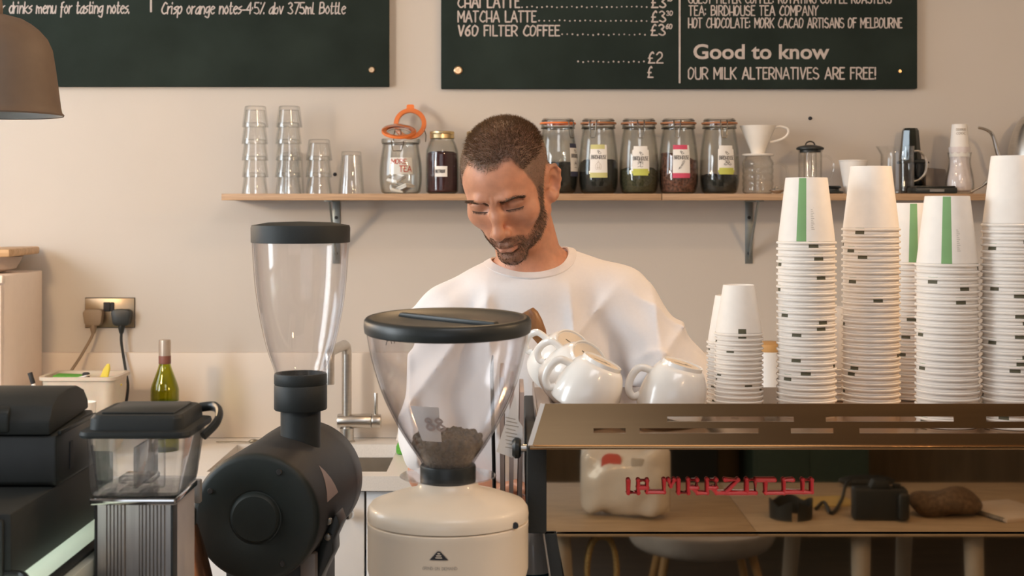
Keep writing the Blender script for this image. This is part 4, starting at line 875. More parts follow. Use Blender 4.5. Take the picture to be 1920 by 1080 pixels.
obj('hopper_lettering', ribbons([[(-x, y) for x, y in l] for l in fit_text('ETHIOPIA', .09, .014)], .0016, lambda x, y, l: ((rad_at(pr_, Z(655) - zp) - .004) * math.sin(x / .1 - .15), (rad_at(pr_, Z(655) - zp) - .004) * math.cos(x / .1 - .15), Z(655) - zp + y)), mat('faint_ink2', (.50, .42, .38), .7), hop)
li = obj('lid', lathe([(.1025, Z(622) - zp), (.1045, Z(620) - zp), (.1055, Z(611) - zp), (.1050, Z(598) - zp), (.1025, Z(593.5) - zp), (.0985, Z(592) - zp), (.0945, Z(594) - zp), (.088, Z(599) - zp), (.05, Z(601) - zp), (0, Z(601) - zp)], 80), M['black'], hop)
obj('lid_grip', prism([(-.082, .0), (-.078, .006), (.078, .006), (.082, 0)], -.0045, .0045, 'y', .0015).xf(RZ(R(-38))).move(0, 0, Z(601) - zp - .0005), M['black'], li)
lip = obj('hopper_flange', lathe([(.0355, 0), (.060, .0), (.0612, .001), (.060, .002), (.0355, .002)], 64), M['hopper'], t, loc=(0, 0, Z(893)))
# roasted beans in the hopper: far too many to count
be = G(); hb = Z(826) - zp
base = [(0, .001)] + [(max(.001, r - .008), max(z, .001)) for r, z in pr_ if z < hb] + [(rad_at(pr_, hb) - .008, hb), (0, hb + .003)]
be.join(lathe(base, 40))
bean = ball(.0066, 8, 6, s=(1, .70, .58))
rr_ = random.Random(3)
for i in range(620):
    if i < 300: rr0 = (rad_at(pr_, hb) - .0105) * math.sqrt(rr_.random()); a = rr_.uniform(0, 2 * PI); p = (rr0 * math.cos(a), rr0 * math.sin(a), hb + .002 + .005 * (1 - rr0 / .05) + rr_.uniform(-.001, .002))
    else: z = rr_.uniform(.004, hb); a = rr_.uniform(PI, 2 * PI) if rr_.random() < .8 else rr_.uniform(0, PI); r0 = rad_at(pr_, z) - .0095; p = (r0 * math.cos(a), r0 * math.sin(a), z)
    be.join(bean, T(*p) @ Euler((rr_.uniform(0, 6), rr_.uniform(0, 6), rr_.uniform(0, 6))).to_matrix().to_4x4())
bo = obj('coffee_beans', be, M['bean'], loc=(gx, gy, CT + zp), rot=(tilt, 0, 0)); bo['kind'] = 'stuff'; bo['label'] = 'roasted coffee beans filling the foot of the wide clear hopper'

# ================================================================ espresso machine
DM = 1.90                                                   # plane of the polished back panel
t = thing('espresso_machine', 'espresso machine with polished back panel, red lettering and a cup rail on top', 'espresso machine', (.54, 2.15, CT))
O = Vector((.54, 2.15, CT))
def mb(x0, x1, y0, y1, z0, z1, b=.002): return box(x0 - O.x, x1 - O.x, y0 - O.y, y1 - O.y, z0 - O.z, z1 - O.z, b)
XR = 1.10
RT, RBm = 1.877, 1.866
zt_, zb_ = W(0, 757, RT)[2], W(0, 835, RBm)[2]           # top and bottom of the cup rail
TZ = zb_ + .008                                             # surface the cups stand on
obj('cup_tray', mb(.034, XR, 1.905, 2.40, TZ - .012, TZ), M['rail'], t)
# rail plate with two rows of slots; u along the rail, v from 0 (top edge) to 1 (bottom edge)
def rp(px, v, back=0.0):
    d = RT + (RBm - RT) * v + back
    xl = W(1017 + (993 - 1017) * v, 0, RT + (RBm - RT) * v)[0]
    x = xl if px is None else W(px, 0, 1.88)[0]
    return (x - O.x, d - O.y, zt_ + (zb_ - zt_) * v - O.z)
rg = G()
def band(pa, pb, v0, v1):
    q = [rp(pa, v0), rp(pb, v0), rp(pb, v1), rp(pa, v1)]; q2 = [rp(pa, v0, .003), rp(pb, v0, .003), rp(pb, v1, .003), rp(pa, v1, .003)]
    rg.add(q + q2, [(0, 1, 2, 3), (7, 6, 5, 4), (0, 4, 5, 1), (1, 5, 6, 2), (2, 6, 7, 3), (3, 7, 4, 0)])
PR = 2519
slots = [(.31, .43, [(1250, 1487), (1546, 1786), (1846, 2086), (2146, 2386)]), (.59, .71, [(1112, 1172), (1198, 1420), (1480, 1560), (1608, 1925), (1990, 2230)])]
v = 0.0
for va, vb, ss in slots:
    band(None, PR, v, va); x = None
    for a, b_ in ss: band(x, a, va, vb); x = b_
    band(x, PR, va, vb); v = vb
band(None, PR, v, 1.0)
obj('cup_rail', rg, M['rail'], t)
q = [rp(None, 0, -.0005), rp(None, 1, -.0005)]
obj('rail_end', loft([[(p[0] - .001 + dx, p[1] + dy, p[2]) for dx, dy in ((-.0015, -.001), (.0045, -.001), (.0045, .005), (-.0015, .005))] for p in q]), mat('bright_edge', (.80, .76, .70), .3, .3), t)
obj('rail_lip', mb(.023, XR, 1.856, 1.905, W(0, 842, 1.86)[2], zb_ + .0005, .0012), M['rail'], t)
obj('side_rail', mb(.034, .037, 1.91, 2.40, TZ, TZ + .010), M['rail'], t); obj('side_rail', mb(XR - .003, XR, 1.91, 2.40, TZ, TZ + .010), M['rail'], t)
z0_ = W(0, 1001, DM - .012)[2]
obj('side_panel', mb(.0197, .0460, DM - .012, 2.40, z0_, zb_ - .0055, .003), M['blackm'], t)
obj('side_panel', mb(XR - .02, XR, DM - .012, 2.40, z0_, zb_ - .0055, .003), M['blackm'], t)
xm0 = W(1046, 0, DM)[0]
obj('back_panel', G().join(mb(.0462, XR - .02, DM, DM + .02, z0_ + .0, W(0, 838, DM)[2], 0)), M['mirror'], t)
obj('lower_back_panel', prism([(W(a, b_, DM)[0] - O.x, W(a, b_, DM)[2] - O.z) for a, b_ in ((1043, 1001.3), (1062, 1100), (1078, 1180), (2400, 1180), (2400, 1001.3))], DM - O.y, DM + .02 - O.y, 'y'), M['mirror'], t)
obj('chassis', mb(.075, XR - .03, DM + .025, 2.38, .96, TZ - .013), M['blackm'], t)
def sl(px0, px1, y0, y1, dx): 
    a, b_ = W(px0, y0, DM - .005), W(px1, y1, DM - .005)
    return prism([(a[0] - O.x, a[2] - O.z), (a[0] + .016 - O.x, a[2] - O.z), (b_[0] + .016 - O.x, b_[2] - O.z), (b_[0] - O.x, b_[2] - O.z)], DM - .01 - O.y, DM + .04 - O.y, 'y', .001)
obj('leg', sl(1021, 1068, 1000, 1322, 0), M['blackm'], t); obj('leg_trim', sl(1017.5, 1064.5, 1000, 1322, 0).map(lambda x, y, z: (x, y + .004, z)), mat('leg_trim_metal', (.45, .40, .34), .4, .6), t)
obj('leg', mb(XR - .06, XR - .03, DM + .01, DM + .05, CT, .965), M['blackm'], t)
for x in (.08, XR - .06): obj('leg', mb(x, x + .03, 2.33, 2.36, CT, .965), M['blackm'], t)
obj('steam_knob', lathe([(0, -.007), (.010, -.007), (.0140, -.003), (.0140, .002), (.011, .005), (0, .005)], 28).xf(RY(PI / 2)).move(W(970, 0, 1.92)[0] - O.x, 1.92 - O.y, W(0, 840, 1.92)[2] - O.z), M['black'], t)
obj('steam_valve', cyl(.005, .03, 12).xf(RY(PI / 2)).move(W(970, 0, 1.92)[0] - O.x, 1.92 - O.y, W(0, 840, 1.92)[2] - O.z), M['steel'], t)
# red raised lettering in linked square strokes
def LX(px, py): return (W(px, py, DM - .005)[0] - O.x, DM - .005 - O.y, W(px, py, DM - .005)[2] - O.z)
u = lambda x: 1160 + x / 4.8
v_ = lambda y: 870 + y / 4.8
logo = [[(88, 150), (88, 262), (178, 262), (178, 150), (258, 150), (258, 255), (410, 255), (410, 145), (450, 145), (470, 200), (500, 145), (540, 145), (540, 262), (628, 262), (628, 145), (708, 145), (708, 215), (640, 215)],
        [(178, 215), (258, 215)], [(670, 215), (708, 262), (798, 262), (798, 145), (880, 145), (880, 215), (810, 215)], [(845, 215), (880, 262), (965, 262), (1075, 145), (960, 145)], [(965, 262), (1235, 262), (1235, 145), (1155, 145), (1155, 262)], [(1235, 145), (1405, 145)],
        [(1325, 145), (1325, 262), (1490, 262), (1490, 145), (1570, 145)], [(1490, 255), (1660, 255), (1660, 145), (1740, 145), (1740, 255), (1660, 255)]]
lg = G()
for ln in logo: lg.join(tube([LX(u(a), v_(b_)) for a, b_ in ln], .0031, 8))
for ln in logo:
    for a, b_ in ln: lg.join(ball(.0031, 8, 6, LX(u(a), v_(b_))))
obj('red_lettering', lg, M['red'], t)
for px, py in ((1190, 924), (1515, 924)):
    p = LX(px, py); obj('lettering_pin', cyl(.0015, .0052, 8).xf(RX(-PI / 2)).move(*p), M['red'], t)

# papers in a rack against the machine's left side
t = thing('document_rack', 'upright pale file dividers leaning on the left side of the espresso machine', 'file rack', (-.006, 2.065, CT))
for k in range(4): obj('divider', box(-.0031 if k else -.0012, .0031 if k else .0012, -.09 + .012 * k, .10, .004, .452 - .012 * k, .0008).xf(RY(R(-1.2 + k * .8))).move(-.014 + .0085 * k, 0, 0), mat('pale_divider', (.52, .43, .40), .6) if k else M['ink'], t)
obj('base', box(-.03, .022, -.09, .10, 0, .004), M['ink'], t)
t = thing('printed_sheet', 'white printed sheet hanging in front of the file dividers beside the machine', 'paper', (W(958, 0, 1.925)[0], 1.925, W(0, 800, 1.925)[2]))
def sp(px, py): return (W(px, py, 1.925)[0] - W(958, 0, 1.925)[0], W(px, py, 1.925)[2] - W(0, 800, 1.925)[2])
obj('sheet', prism([sp(*p) for p in ((930, 847), (966, 737), (973, 790), (980, 800), (981, 850), (960, 858))], -.0008, .0008, 'y'), M['white'], t)
obj('print_lines', ribbons([[sp(948 + 2 * (k % 2), 838 - k * 7), sp(972 - (k % 3) * 3, 842 - k * 7)] for k in range(9)], .0011, lambda x, y, l: (x, -.0008 - l, y)), M['greyink'], t)

# ---- china cups resting upside down on the rail
cp_ = spl([(.0465, 0), (.0475, .004), (.0470, .020), (.043, .038), (.035, .053), (.029, .058)], 4)
cp_ = [(r, z * 1.15) for r, z in cp_]
cup_in = [(max(.001, r - .004), z - (.002 if z > .05 else 0)) for r, z in cp_][::-1]
cbody = lathe(cp_ + [(.0285, .0720), (.0265, .0720), (.0255, .0695), (0, .0690)], 56); cbody.join(lathe([(cp_[0][0], 0)] + [(r - .004, max(z - .004, 0)) for r, z in cp_] + [(0, .062)], 56))
chand = tube(catmull([(-.0455, 0, .012), (-.054, 0, .007), (-.0630, 0, .016), (-.0640, 0, .034), (-.056, 0, .049), (-.038, 0, .050)], 6), .0055, 10, sx=.8)
mc, mh, mf = mesh_of('cup_body', cbody, M['china']), mesh_of('cup_handle', chand, M['china']), mesh_of('cup_foot', lathe([(.0245, .0702), (0, .0702), (0, .0696), (.0245, .0696)], 40), M['foot'])
mk = mesh_of('foot_mark', ribbons([[(-.012, 0), (.012, 0)], [(.004, .006), (.007, .006)]], .0018, lambda x, y, l: (x, y, .0705)), M['olive'])
def china(lab, loc, rot):
    q = thing('china_cup', lab, 'cup', loc, rot, group='white china cups on the cup rail')
    for nm, me in (('bowl', mc), ('handle', mh), ('foot', mf), ('foot_mark', mk)):
        o = bpy.data.objects.new(nm, me); COL.objects.link(o); o.parent = q
china('white china cup upside down at the left end of the rail, handle left', (W(1090, 0, 2.0)[0], 2.0, TZ + .0005 + .0235), (R(8), R(24), R(6)))
china('tilted white china cup in the middle of the left cup heap', (.080, 2.118, TZ + .0385), (R(30), R(38), R(-8)))
china('rear tilted white china cup at the back of the left cup heap', (.066, 2.236, TZ + .0425), (R(30), R(34), R(-10)))
china('white china cup upside down beside the small paper cups, handle left', (W(1253, 0, 2.0)[0], 2.0, TZ + .0005 + .0165), (R(6), R(16), R(2)))

# ---- stacks of paper cups
def cup_mesh(name, rb, rt, h, stripe, foot=True):
    """upside-down paper cup: rolled rim at the bottom, recessed base on top; one dark mark on the rim"""
    n = 72; g = G(); pr = [(rb - .0012, .0035), (rb, .0036), (rb + .0012, .0024), (rb + .0008, .0006), (rb - .0008, .0), (rb - .0016, .0012), (rb - .0014, .004)]
    g.join(lathe([(rb - .0014, .0045), (rb - .0014 - (rb - rt - .002) * .07, .0112), (rt + .0006, h - .001), (rt, h), (rt - .0008, h - .001), (rt - .0012, h - .006), (0, h - .006)], n))
    g.join(lathe(pr, n))
    me = G(); me.v, me.f, me.m = g.v, g.f, list(g.m)
    for i, f in enumerate(me.f):
        c = np.mean([me.v[j] for j in f], 0); a = math.degrees(math.atan2(c[1], c[0]))
        if .0045 < c[2] < h - .0012 and math.hypot(c[0], c[1]) > rt - .0005 and abs(a) < 9.9: me.m[i] = 2 if c[2] < .011 and foot else (1 if stripe else 0)
    return mesh_of(name, me, [M['paper'], M['green'], M['olive']], 50)
big = cup_mesh('paper_cup', .0430, .0300, .0975, True); bigtop = cup_mesh('paper_cup', .0430, .0300, .0975, True, False); small = cup_mesh('small_paper_cup', .0355, .0225, .0745, False)
gt = mesh_of('printed_text', ribbons([[(.0, .022 + j * .0026), (.004 - .001 * (j % 3), .022 + j * .0026)] for j in range(14)], .0007, lambda x, y, l: ((.0424 - y * .137 + l) * math.cos(.36 + x / .036), (.0424 - y * .137 + l) * math.sin(.36 + x / .036), y)), M['greyink'])
def stack(px, d, n, pitch, me, where, faces, topa, name='paper_cup', skip=0):
    """n cups nested upside down; faces: how the dark stripe ends turn; topa: turn of the topmost cup (degrees of its stripe from the front)"""
    x = W(px, 0, d)[0]
    for k in range(n):
        lev = n - 1 - k
        o = bpy.data.objects.new(name, bigtop if me is big and lev == 0 else me); COL.objects.link(o)
        a = topa if lev == 0 else faces(k)
        o.location = (x + random.uniform(-.00006, .00006), d + random.uniform(-.00006, .00006), TZ + .0004 + k * pitch); o.rotation_euler = (0, 0, R(-90 + a))
        nm = 'topmost' if lev == 0 else ('lowest' if k == 0 else NTH[lev] + ' from top')
        tag(o, f'{nm} paper cup {where}', 'cup', 'stacked paper cups on the espresso machine')
        if lev == 0 and me is big:
            q = bpy.data.objects.new('printed_text', gt); COL.objects.link(q); q.parent = o
rm = random.Random(21)
vis = lambda k: rm.choice([rm.uniform(60, 300), rm.uniform(-110, 30), rm.uniform(90, 280)])
stack(1512, 2.10, 28, .00925, big, 'in the tall stack right of the small cups', vis, -22)
stack(1633, 2.16, 30, .00925, big, 'in the tall stack before the glass jug', vis, 140)
stack(1713, 2.27, 24, .00925, big, 'in the rear stack behind the two middle stacks', vis, -16)
stack(1776, 1.985, 25, .00925, big, 'in the stack below the waisted carafe', vis, -18)
stack(1901, 1.975, 31, .00925, big, 'in the rightmost stack under the kettle', vis, 150)
stack(1385, 2.12, 17, .0071, small, 'in the front stack of small cups', vis, 0, 'small_paper_cup')
stack(1369, 2.21, 14, .0071, small, 'in the rear stack of small cups', vis, 0, 'small_paper_cup')
stack(1574, 2.27, 6, .00925, big, 'in the low stack behind the tall stacks', vis, 100)

# ---- wooden-handled brush behind the cups, canister on the back worktop, bottle under the machine
t = thing('barista_brush', 'brown wooden brush handle slanting up between wide hopper and china cups', 'brush', (W(1040, 0, 2.315)[0], 2.315, TZ + .0005))
pth = [W(px, py, 2.315) for px, py in ((1042, 748), (1034, 700), (1026, 662), (1019, 645), (1010, 625), (1001, 607), (993, 592), (988, 583))]
org = t.location
obj('handle', tube([(p[0] - org.x, p[1] - org.y, p[2] - org.z) for p in pth], [.008, .0075, .0085, .0075, .0135, .0155, .0155, .012], 14, sx=.75), M['handle'], t)
obj('bristles', box(-.012, .02, -.008, .008, 0, .022, .004), M['ink'], t)
t = thing('canister', 'small white canister with orange lid behind the small paper cups', 'canister', (W(1443, 0, 3.85)[0], 3.85, CT))
obj('body', lathe([(0, 0), (.035, 0), (.036, .01), (.036, .285), (0, .287)], 32), M['door'], t); obj('lid', lathe([(.036, .285), (.038, .288), (.037, .305), (.02, .312), (0, .312)], 32), mat('amber_lid', (.62, .36, .14), .5), t)
t = thing('milk_bottle', 'white bottle with dark sleeve seen under the left end of the espresso machine', 'bottle', (W(1004, 0, 2.2)[0] - .004, 2.2, CT))
obj('body', lathe([(0, 0), (.030, 0), (.030, .14), (.027, .165), (.018, .185), (.018, .205), (0, .205)], 32), M['china'], t); obj('sleeve', lathe([(.0302, .0), (.0308, .0), (.0308, .115), (.0302, .116)], 32), M['teal'], t)

# ================================================================ customers' side: what the polished panel mirrors
TB = .75
def V(px, py, D): p = W(px, py, D); return (p[0], 2 * DM - p[1], p[2])
def onT(px, py): return V(px, py, (CAMZ - TB) * F / (py - HY))
q = thing('cafe_table', 'long wooden cafe table carrying bag, camera and notebook, seen in the polished panel', 'table', (.91, -.13, 0))
for x0, x1 in ((-.835, -.2885), (-.2875, .84)): obj('tabletop', box(x0, x1, -.33, .33, TB - .009, TB, .002), M['table'], q)
obj('apron', box(-.78, .78, -.27, .20, TB - .03, TB - .009), M['leg'], q)
for lx, ly, sp_ in ((.125, .13, .05), (.90, .13, .0), (1.19, .13, .02), (1.68, .12, 0), (.84, -.40, -.06), (1.17, -.42, -.03), (.12, -.40, -.02), (1.68, -.40, 0)):
    c = lx - .91; obj('leg', tube([(c, ly + .13, TB - .009), (c + sp_, ly + .13, 0)], [.026, .015], 16), M['leg'], q)
# woven loop hanging under the first table, chair pulled up to it
t = thing('straw_bag', 'looped straw bag hanging at the table corner, seen in the polished panel', 'bag', (.232, .125, .288))
obj('bag_body', lathe(spl([(.001, 0), (.035, .01), (.045, .10), (.04, .24), (.034, .26)], 4), 28), M['straw'], t)
for s in (-1, 0, 1): obj('handle', tube(catmull([(-.03, .015 * s, .25), (-.038, .015 * s, .36), (-.02, .015 * s, .43), (.02, .015 * s, .43), (.038, .015 * s, .36), (.03, .015 * s, .25)], 6), .007, 8), M['straw'], t)
t = thing('shell_chair', 'grey-white shell chair with wooden legs behind the table, seen in the polished panel', 'chair', (.62, -.86, 0))
obj('seat_shell', lathe(spl([(.001, .44), (.14, .445), (.22, .47), (.245, .52), (.24, .53), (.21, .485), (.13, .46), (.001, .455)], 4), 48).map(lambda x, y, z: (x, y * .9, z + .38 * max(0, -y - .1) ** 1.0)), M['shell'], t)
for lx, ly in ((-.17, .14), (.20, .14), (-.16, -.15), (.18, -.15)): obj('leg', tube([(lx * .75, ly * .75, .46), (lx * 1.3, ly * 1.35, 0)], [.014, .010], 12), M['dowel'], t)
# bag of coffee
t = thing('coffee_bag', 'white plastic coffee bag with red print on the table, seen in the polished panel', 'bag', (*onT(1172, 968)[:2], TB + .0005), rot=(0, 0, R(20)))
bgm = G(); n1, n2 = 40, 24
rb_ = random.Random(5)
for j in range(n2 + 1):
    vv = -1 + 2 * j / n2
    for i in range(n1):
        a = 2 * PI * i / n1; ca, sa = math.cos(a), math.sin(a)
        sq = (abs(ca) ** 2.4 + abs(sa) ** 2.4) ** (-1 / 2.4)
        e = max(0.0, 1 - abs(vv) ** 5) ** .5
        w = .5 + .5 * e
        wr = 1 + .09 * math.sin(3 * a + 9 * vv) * abs(vv) + .05 * math.sin(7 * a + 5 * vv) * (.3 + abs(vv)) + rb_.uniform(-.012, .012)
        bgm.v.append((vv * .122, sa * sq * .060 * w * wr * (.35 + .65 * e), .094 + ca * sq * .092 * wr * (.82 + .18 * e)))
for j in range(n2):
    for i in range(n1): bgm.f.append((j * n1 + i, j * n1 + (i + 1) % n1, (j + 1) * n1 + (i + 1) % n1, (j + 1) * n1 + i)); bgm.m.append(0)
bgm.f.append(tuple(range(n1 - 1, -1, -1))); bgm.m.append(0); bgm.f.append(tuple(n2 * n1 + i for i in range(n1))); bgm.m.append(0)
mz = min(p[2] for p in bgm.v); bgm.move(0, 0, -mz)
obj('bag_film', bgm, M['bag'], t, smooth=60)
obj('red_print', loft([[(x, y, z) for x, z in rrect(-.050, .004, .118, .172, .018)] for y in (.030, .0545)]), M['redink'], t)
obj('grey_print', box(.030, .066, .03, .0545, .125, .165, .004), M['greyink'], t)
# camera
t = thing('photo_camera', 'black photo camera standing on the table, seen in the polished panel', 'camera', (*onT(1648, 973)[:2], TB + .0005), rot=(0, 0, R(4)))
obj('body', box(-.071, .071, -.02, .03, 0, .085, .008, 3), M['blackm'], t); obj('viewfinder', prism([(-.028, .083), (-.018, .106), (.018, .106), (.028, .083)], -.015, .028, 'y', .004), M['blackm'], t)
obj('grip', box(.042, .072, .02, .048, .004, .078, .010, 3), M['black'], t); obj('lens', cyl(.034, .06, 32, .004).xf(RX(PI / 2)).move(-.005, -.02, .042), M['black'], t)
obj('dial', cyl(.011, .01, 20, .001).move(.045, .004, .084), M['black'], t)
tag(obj('camera_strap', tube(catmull([(*onT(1594, 930)[:2], TB + .045), (*onT(1585, 935)[:2], TB + .035), (*onT(1578, 945)[:2], TB + .012), (*onT(1560, 966)[:2], TB + .005), (*onT(1545, 950)[:2], TB + .012), (*onT(1530, 958)[:2], TB + .006)], 6), .005, 8), M['black']), 'black strap running from the camera over the table, seen in the polished panel', 'strap')
c = onT(1487, 975)
t = thing('lens_hood', 'black curved lens hood left of the camera, seen in the polished panel', 'lens hood', (c[0], c[1] - .03, TB + .0005))
hood = G(); na = 28
for i in range(na + 1):
    a = R(8 + 344 * i / na) + R(90); up = .036 + .016 * abs(math.cos(2 * (a - R(90)) + 0.0)) 
    for r, z in ((.052, 0), (.056, 0), (.058, up), (.054, up)): hood.v.append((r * math.cos(a), r * math.sin(a), z))
for i in range(na):
    for k in range(4): k2 = (k + 1) % 4; hood.f.append((i * 4 + k, i * 4 + k2, i * 4 + 4 + k2, i * 4 + 4 + k)); hood.m.append(0)
hood.f += [(0, 1, 2, 3), tuple(na * 4 + k for k in (3, 2, 1, 0))]; hood.m += [0, 0]
obj('hood', hood, M['blackm'], t)
tag(obj('brown_pouch', ball(.09, 28, 16, (0, 0, .034), (1.1, .7, .42)).map(lambda x, y, z: (x, y, max(0, z + .008 * math.sin(40 * x + 30 * y)))), M['fur'], loc=(*onT(1772, 966)[:2], TB + .0005)), 'soft brown pouch right of the camera, seen in the polished panel', 'pouch')
c = onT(1868, 962)
t = thing('spiral_notebook', 'spiral notebook with blank page on the table, seen in the polished panel', 'notebook', (c[0] + .02, c[1], TB + .0005), rot=(0, 0, R(-20)))
obj('pages', box(-.075, .10, -.105, .105, .0, .010, .001), mat('cream_page', (.62, .52, .42), .8), t)
obj('spiral', G().join(tube([(-.078 + .006 * math.cos(q_), -.10 + .2 * q_ / (2 * PI * 26), .006 + .0058 * math.sin(q_)) for q_ in np.linspace(0, 2 * PI * 26, 26 * 10)], .0011, 5)), M['black'], t)
tag(obj('yellow_paper', box(-.085, .085, -.07, .06, 0, .002), mat('yellowed_paper', (.62, .45, .16), .8), loc=(*onT(1545, 942)[:2], TB + .0003), rot=(0, 0, R(-12))), 'yellow paper under the strap on the table, seen in the polished panel', 'paper')
tag(obj('sunglasses_case', ball(.07, 24, 12, (0, 0, .016), (1.2, .5, .25)).map(lambda x, y, z: (x, y, max(0, z))), M['blackm'], loc=(*onT(1625, 912)[:2], TB + .0003)), 'flat black case behind the camera, seen in the polished panel', 'case')
# furniture at the shop front wall
tag(obj('black_cupboard', box(.42, 1.00, -3.49, -3.1, 0, 1.0, .01).join(box(.44, .70, -3.105, -3.09, .05, .95, .004)), M['blackm']), 'black cupboard far behind the table, seen in the polished panel', 'cupboard')
tag(obj('green_cupboard', box(1.16, 1.72, -3.49, -3.05, 0, 1.1, .01).join(box(1.18, 1.43, -3.055, -3.04, .05, 1.05, .004)), M['dgreen']), 'dark green cupboard far behind the table, seen in the polished panel', 'cupboard')

# warm lamps over the bar
lamp_light('bar_lamp_glow', (.0, 2.9, 2.35), 6)
lamp_light('bar_lamp_glow', (1.45, 2.0, 2.25), 18)
lamp_light('bar_lamp_glow', (-1.45, 2.9, 1.75), 13)
lamp_light('table_lamp_glow', (1.0, .3, 2.3), 6)
# ================================================================ the man behind the machine
def smin(a, b, k):
    h = np.clip(.5 + .5 * (b - a) / k, 0, 1); return b + (a - b) * h - k * h * (1 - h)
def smax(a, b, k): return -smin(-a, -b, k)
def sph(P, c, r): return np.sqrt(((P - np.array(c, np.float32)) ** 2).sum(-1)) - r
def ell(P, c, r, Rm=None):
    q = P - np.array(c, np.float32)
    if Rm is not None: q = q @ np.array(Rm, np.float32)
    r = np.array(r, np.float32); k0 = np.sqrt(((q / r) ** 2).sum(-1)); k1 = np.sqrt(((q / r ** 2) ** 2).sum(-1)) + 1e-9
    return k0 * (k0 - 1) / k1
def cone(P, a, b, ra, rb):
    a = np.array(a, np.float32); b = np.array(b, np.float32); ab = b - a
    t = np.clip(((P - a) @ ab) / (ab @ ab), 0, 1)
    return np.sqrt(((P - a - t[..., None] * ab) ** 2).sum(-1)) - (ra + (rb - ra) * t)
def chain(P, pts, rs, k=.004):
    d = None
    for a, b, ra, rb in zip(pts, pts[1:], rs, rs[1:]):
        e = cone(P, a, b, ra, rb); d = e if d is None else smin(d, e, k)
    return d
def grid(lo, hi, h):
    ax = [np.arange(l, u + h, h, dtype=np.float32) for l, u in zip(lo, hi)]
    return np.stack(np.meshgrid(*ax, indexing='ij'), -1)
def nets(f, lo, h):
    """surface nets: the zero surface of a sampled field as quads"""
    s = f < 0; n = np.array(f.shape)
    c = [(i, j, k) for i in (0, 1) for j in (0, 1) for k in (0, 1)]
    sub = lambda A, o: A[o[0]:n[0] - 1 + o[0], o[1]:n[1] - 1 + o[1], o[2]:n[2] - 1 + o[2]]
    cnt = sum(sub(s, o).astype(np.int8) for o in c); act = (cnt > 0) & (cnt < 8)
    idx = np.full(act.shape, -1, np.int64); ids = np.argwhere(act); idx[act] = np.arange(len(ids))
    vals = [sub(f, o)[act] for o in c]; acc = np.zeros((len(ids), 3)); m = np.zeros(len(ids))
    for a in range(8):
        for b in range(a + 1, 8):
            if sum(abs(c[a][q] - c[b][q]) for q in range(3)) != 1: continue
            va, vb = vals[a], vals[b]; x = (va < 0) != (vb < 0)
            t = np.where(x, va / np.where(x, va - vb, 1), 0)
            acc += (np.array(c[a]) + t[:, None] * (np.array(c[b]) - np.array(c[a]))) * x[:, None]; m += x
    V_ = (ids + acc / m[:, None]) * h + np.array(lo)
    F_ = []
    for ax in range(3):
        u_, w_ = (ax + 1) % 3, (ax + 2) % 3
        sl0 = [slice(None)] * 3; sl1 = [slice(None)] * 3
        sl0[ax] = slice(0, n[ax] - 1); sl1[ax] = slice(1, n[ax])
        cr = s[tuple(sl0)] != s[tuple(sl1)]; e = np.argwhere(cr)
        e = e[(e[:, u_] > 0) & (e[:, w_] > 0) & (e[:, u_] < n[u_] - 1) & (e[:, w_] < n[w_] - 1)]
        q = []
        for du, dw in ((1, 1), (0, 1), (0, 0), (1, 0)):
            g_ = e.copy(); g_[:, u_] -= du; g_[:, w_] -= dw; q.append(idx[g_[:, 0], g_[:, 1], g_[:, 2]])
        q = np.stack(q, 1); F_.append(q)
    F_ = np.concatenate(F_); F_ = F_[(F_ >= 0).all(1)]
    return V_, F_

HC_ = np.array([-.0086, 2.5057, 1.6236])                    # middle of the head; it turns to the left of the picture and looks down
Hm = (Matrix.Rotation(R(-16), 3, 'Z') @ Matrix.Rotation(R(33), 3, 'X') @ Matrix.Rotation(R(-6), 3, 'Y'))
HR = np.array(Hm); toL = lambda p: (np.array(p) - HC_) @ HR; toW = lambda p: np.array(p) @ HR.T + HC_
NB = (.040, 2.615, 1.445)                                   # root of the neck
hh = .0019
lo = np.array((-.098, -.128, -.215)); P = grid(lo, (.098, .165, .124), hh)
def sym(fn): return np.minimum(fn(1), fn(-1))
d = ell(P, (0, .008, .030), (.0745, .096, .076))
d = smin(d, ell(P, (0, -.026, -.018), (.0625, .065, .085)), .025)
d = smin(d, ell(P, (0, -.028, -.078), (.050, .054, .043)), .022)
d = smin(d, ell(P, (0, -.077, -.106), (.024, .016, .017)), .018)
d = smin(d, sym(lambda s: sph(P, (s * .043, .002, -.066), .021)), .02)
d = smin(d, sym(lambda s: sph(P, (s * .043, -.057, -.028), .021)), .02)
d = smin(d, sym(lambda s: chain(P, [(s * .043, -.067, .006), (s * .024, -.0855, .0135), (s * .006, -.0845, .010)], [.0085, .0110, .0095])), .012)
d = smin(d, cone(P, toL((.01, 2.60, 1.55)) * .35 + np.array((0, .026, -.055)) * .65, toL(NB), .054, .061), .022)
d = smax(d, -sym(lambda s: ell(P, (s * .031, -.0955, .001), (.0185, .0175, .0120))), .011)
d = smax(d, -sym(lambda s: ell(P, (s * .013, -.094, .001), (.007, .012, .010))), .010)
d = smin(d, sym(lambda s: ell(P, (s * .0315, -.0695, -.001), (.0160, .0138, .0118))), .0035)
d = smax(d, -sym(lambda s: chain(P, [(s * .017, -.0800, .0045), (s * .024, -.0838, .0085), (s * .032, -.0842, .0095), (s * .040, -.0805, .0080), (s * .047, -.0735, .004)], [.0012] * 5)), .004)
d = smin(d, chain(P, [(0, -.0815, .010), (0, -.0945, -.016), (0, -.1055, -.038)], [.0075, .0085, .0095], .01), .010)
d = smin(d, sph(P, (0, -.1085, -.0440), .0104), .008)
d = smin(d, sym(lambda s: ell(P, (s * .0122, -.0965, -.0475), (.0074, .0105, .0078))), .006)
d = smin(d, ell(P, (0, -.073, -.066), (.029, .022, .022)), .014)
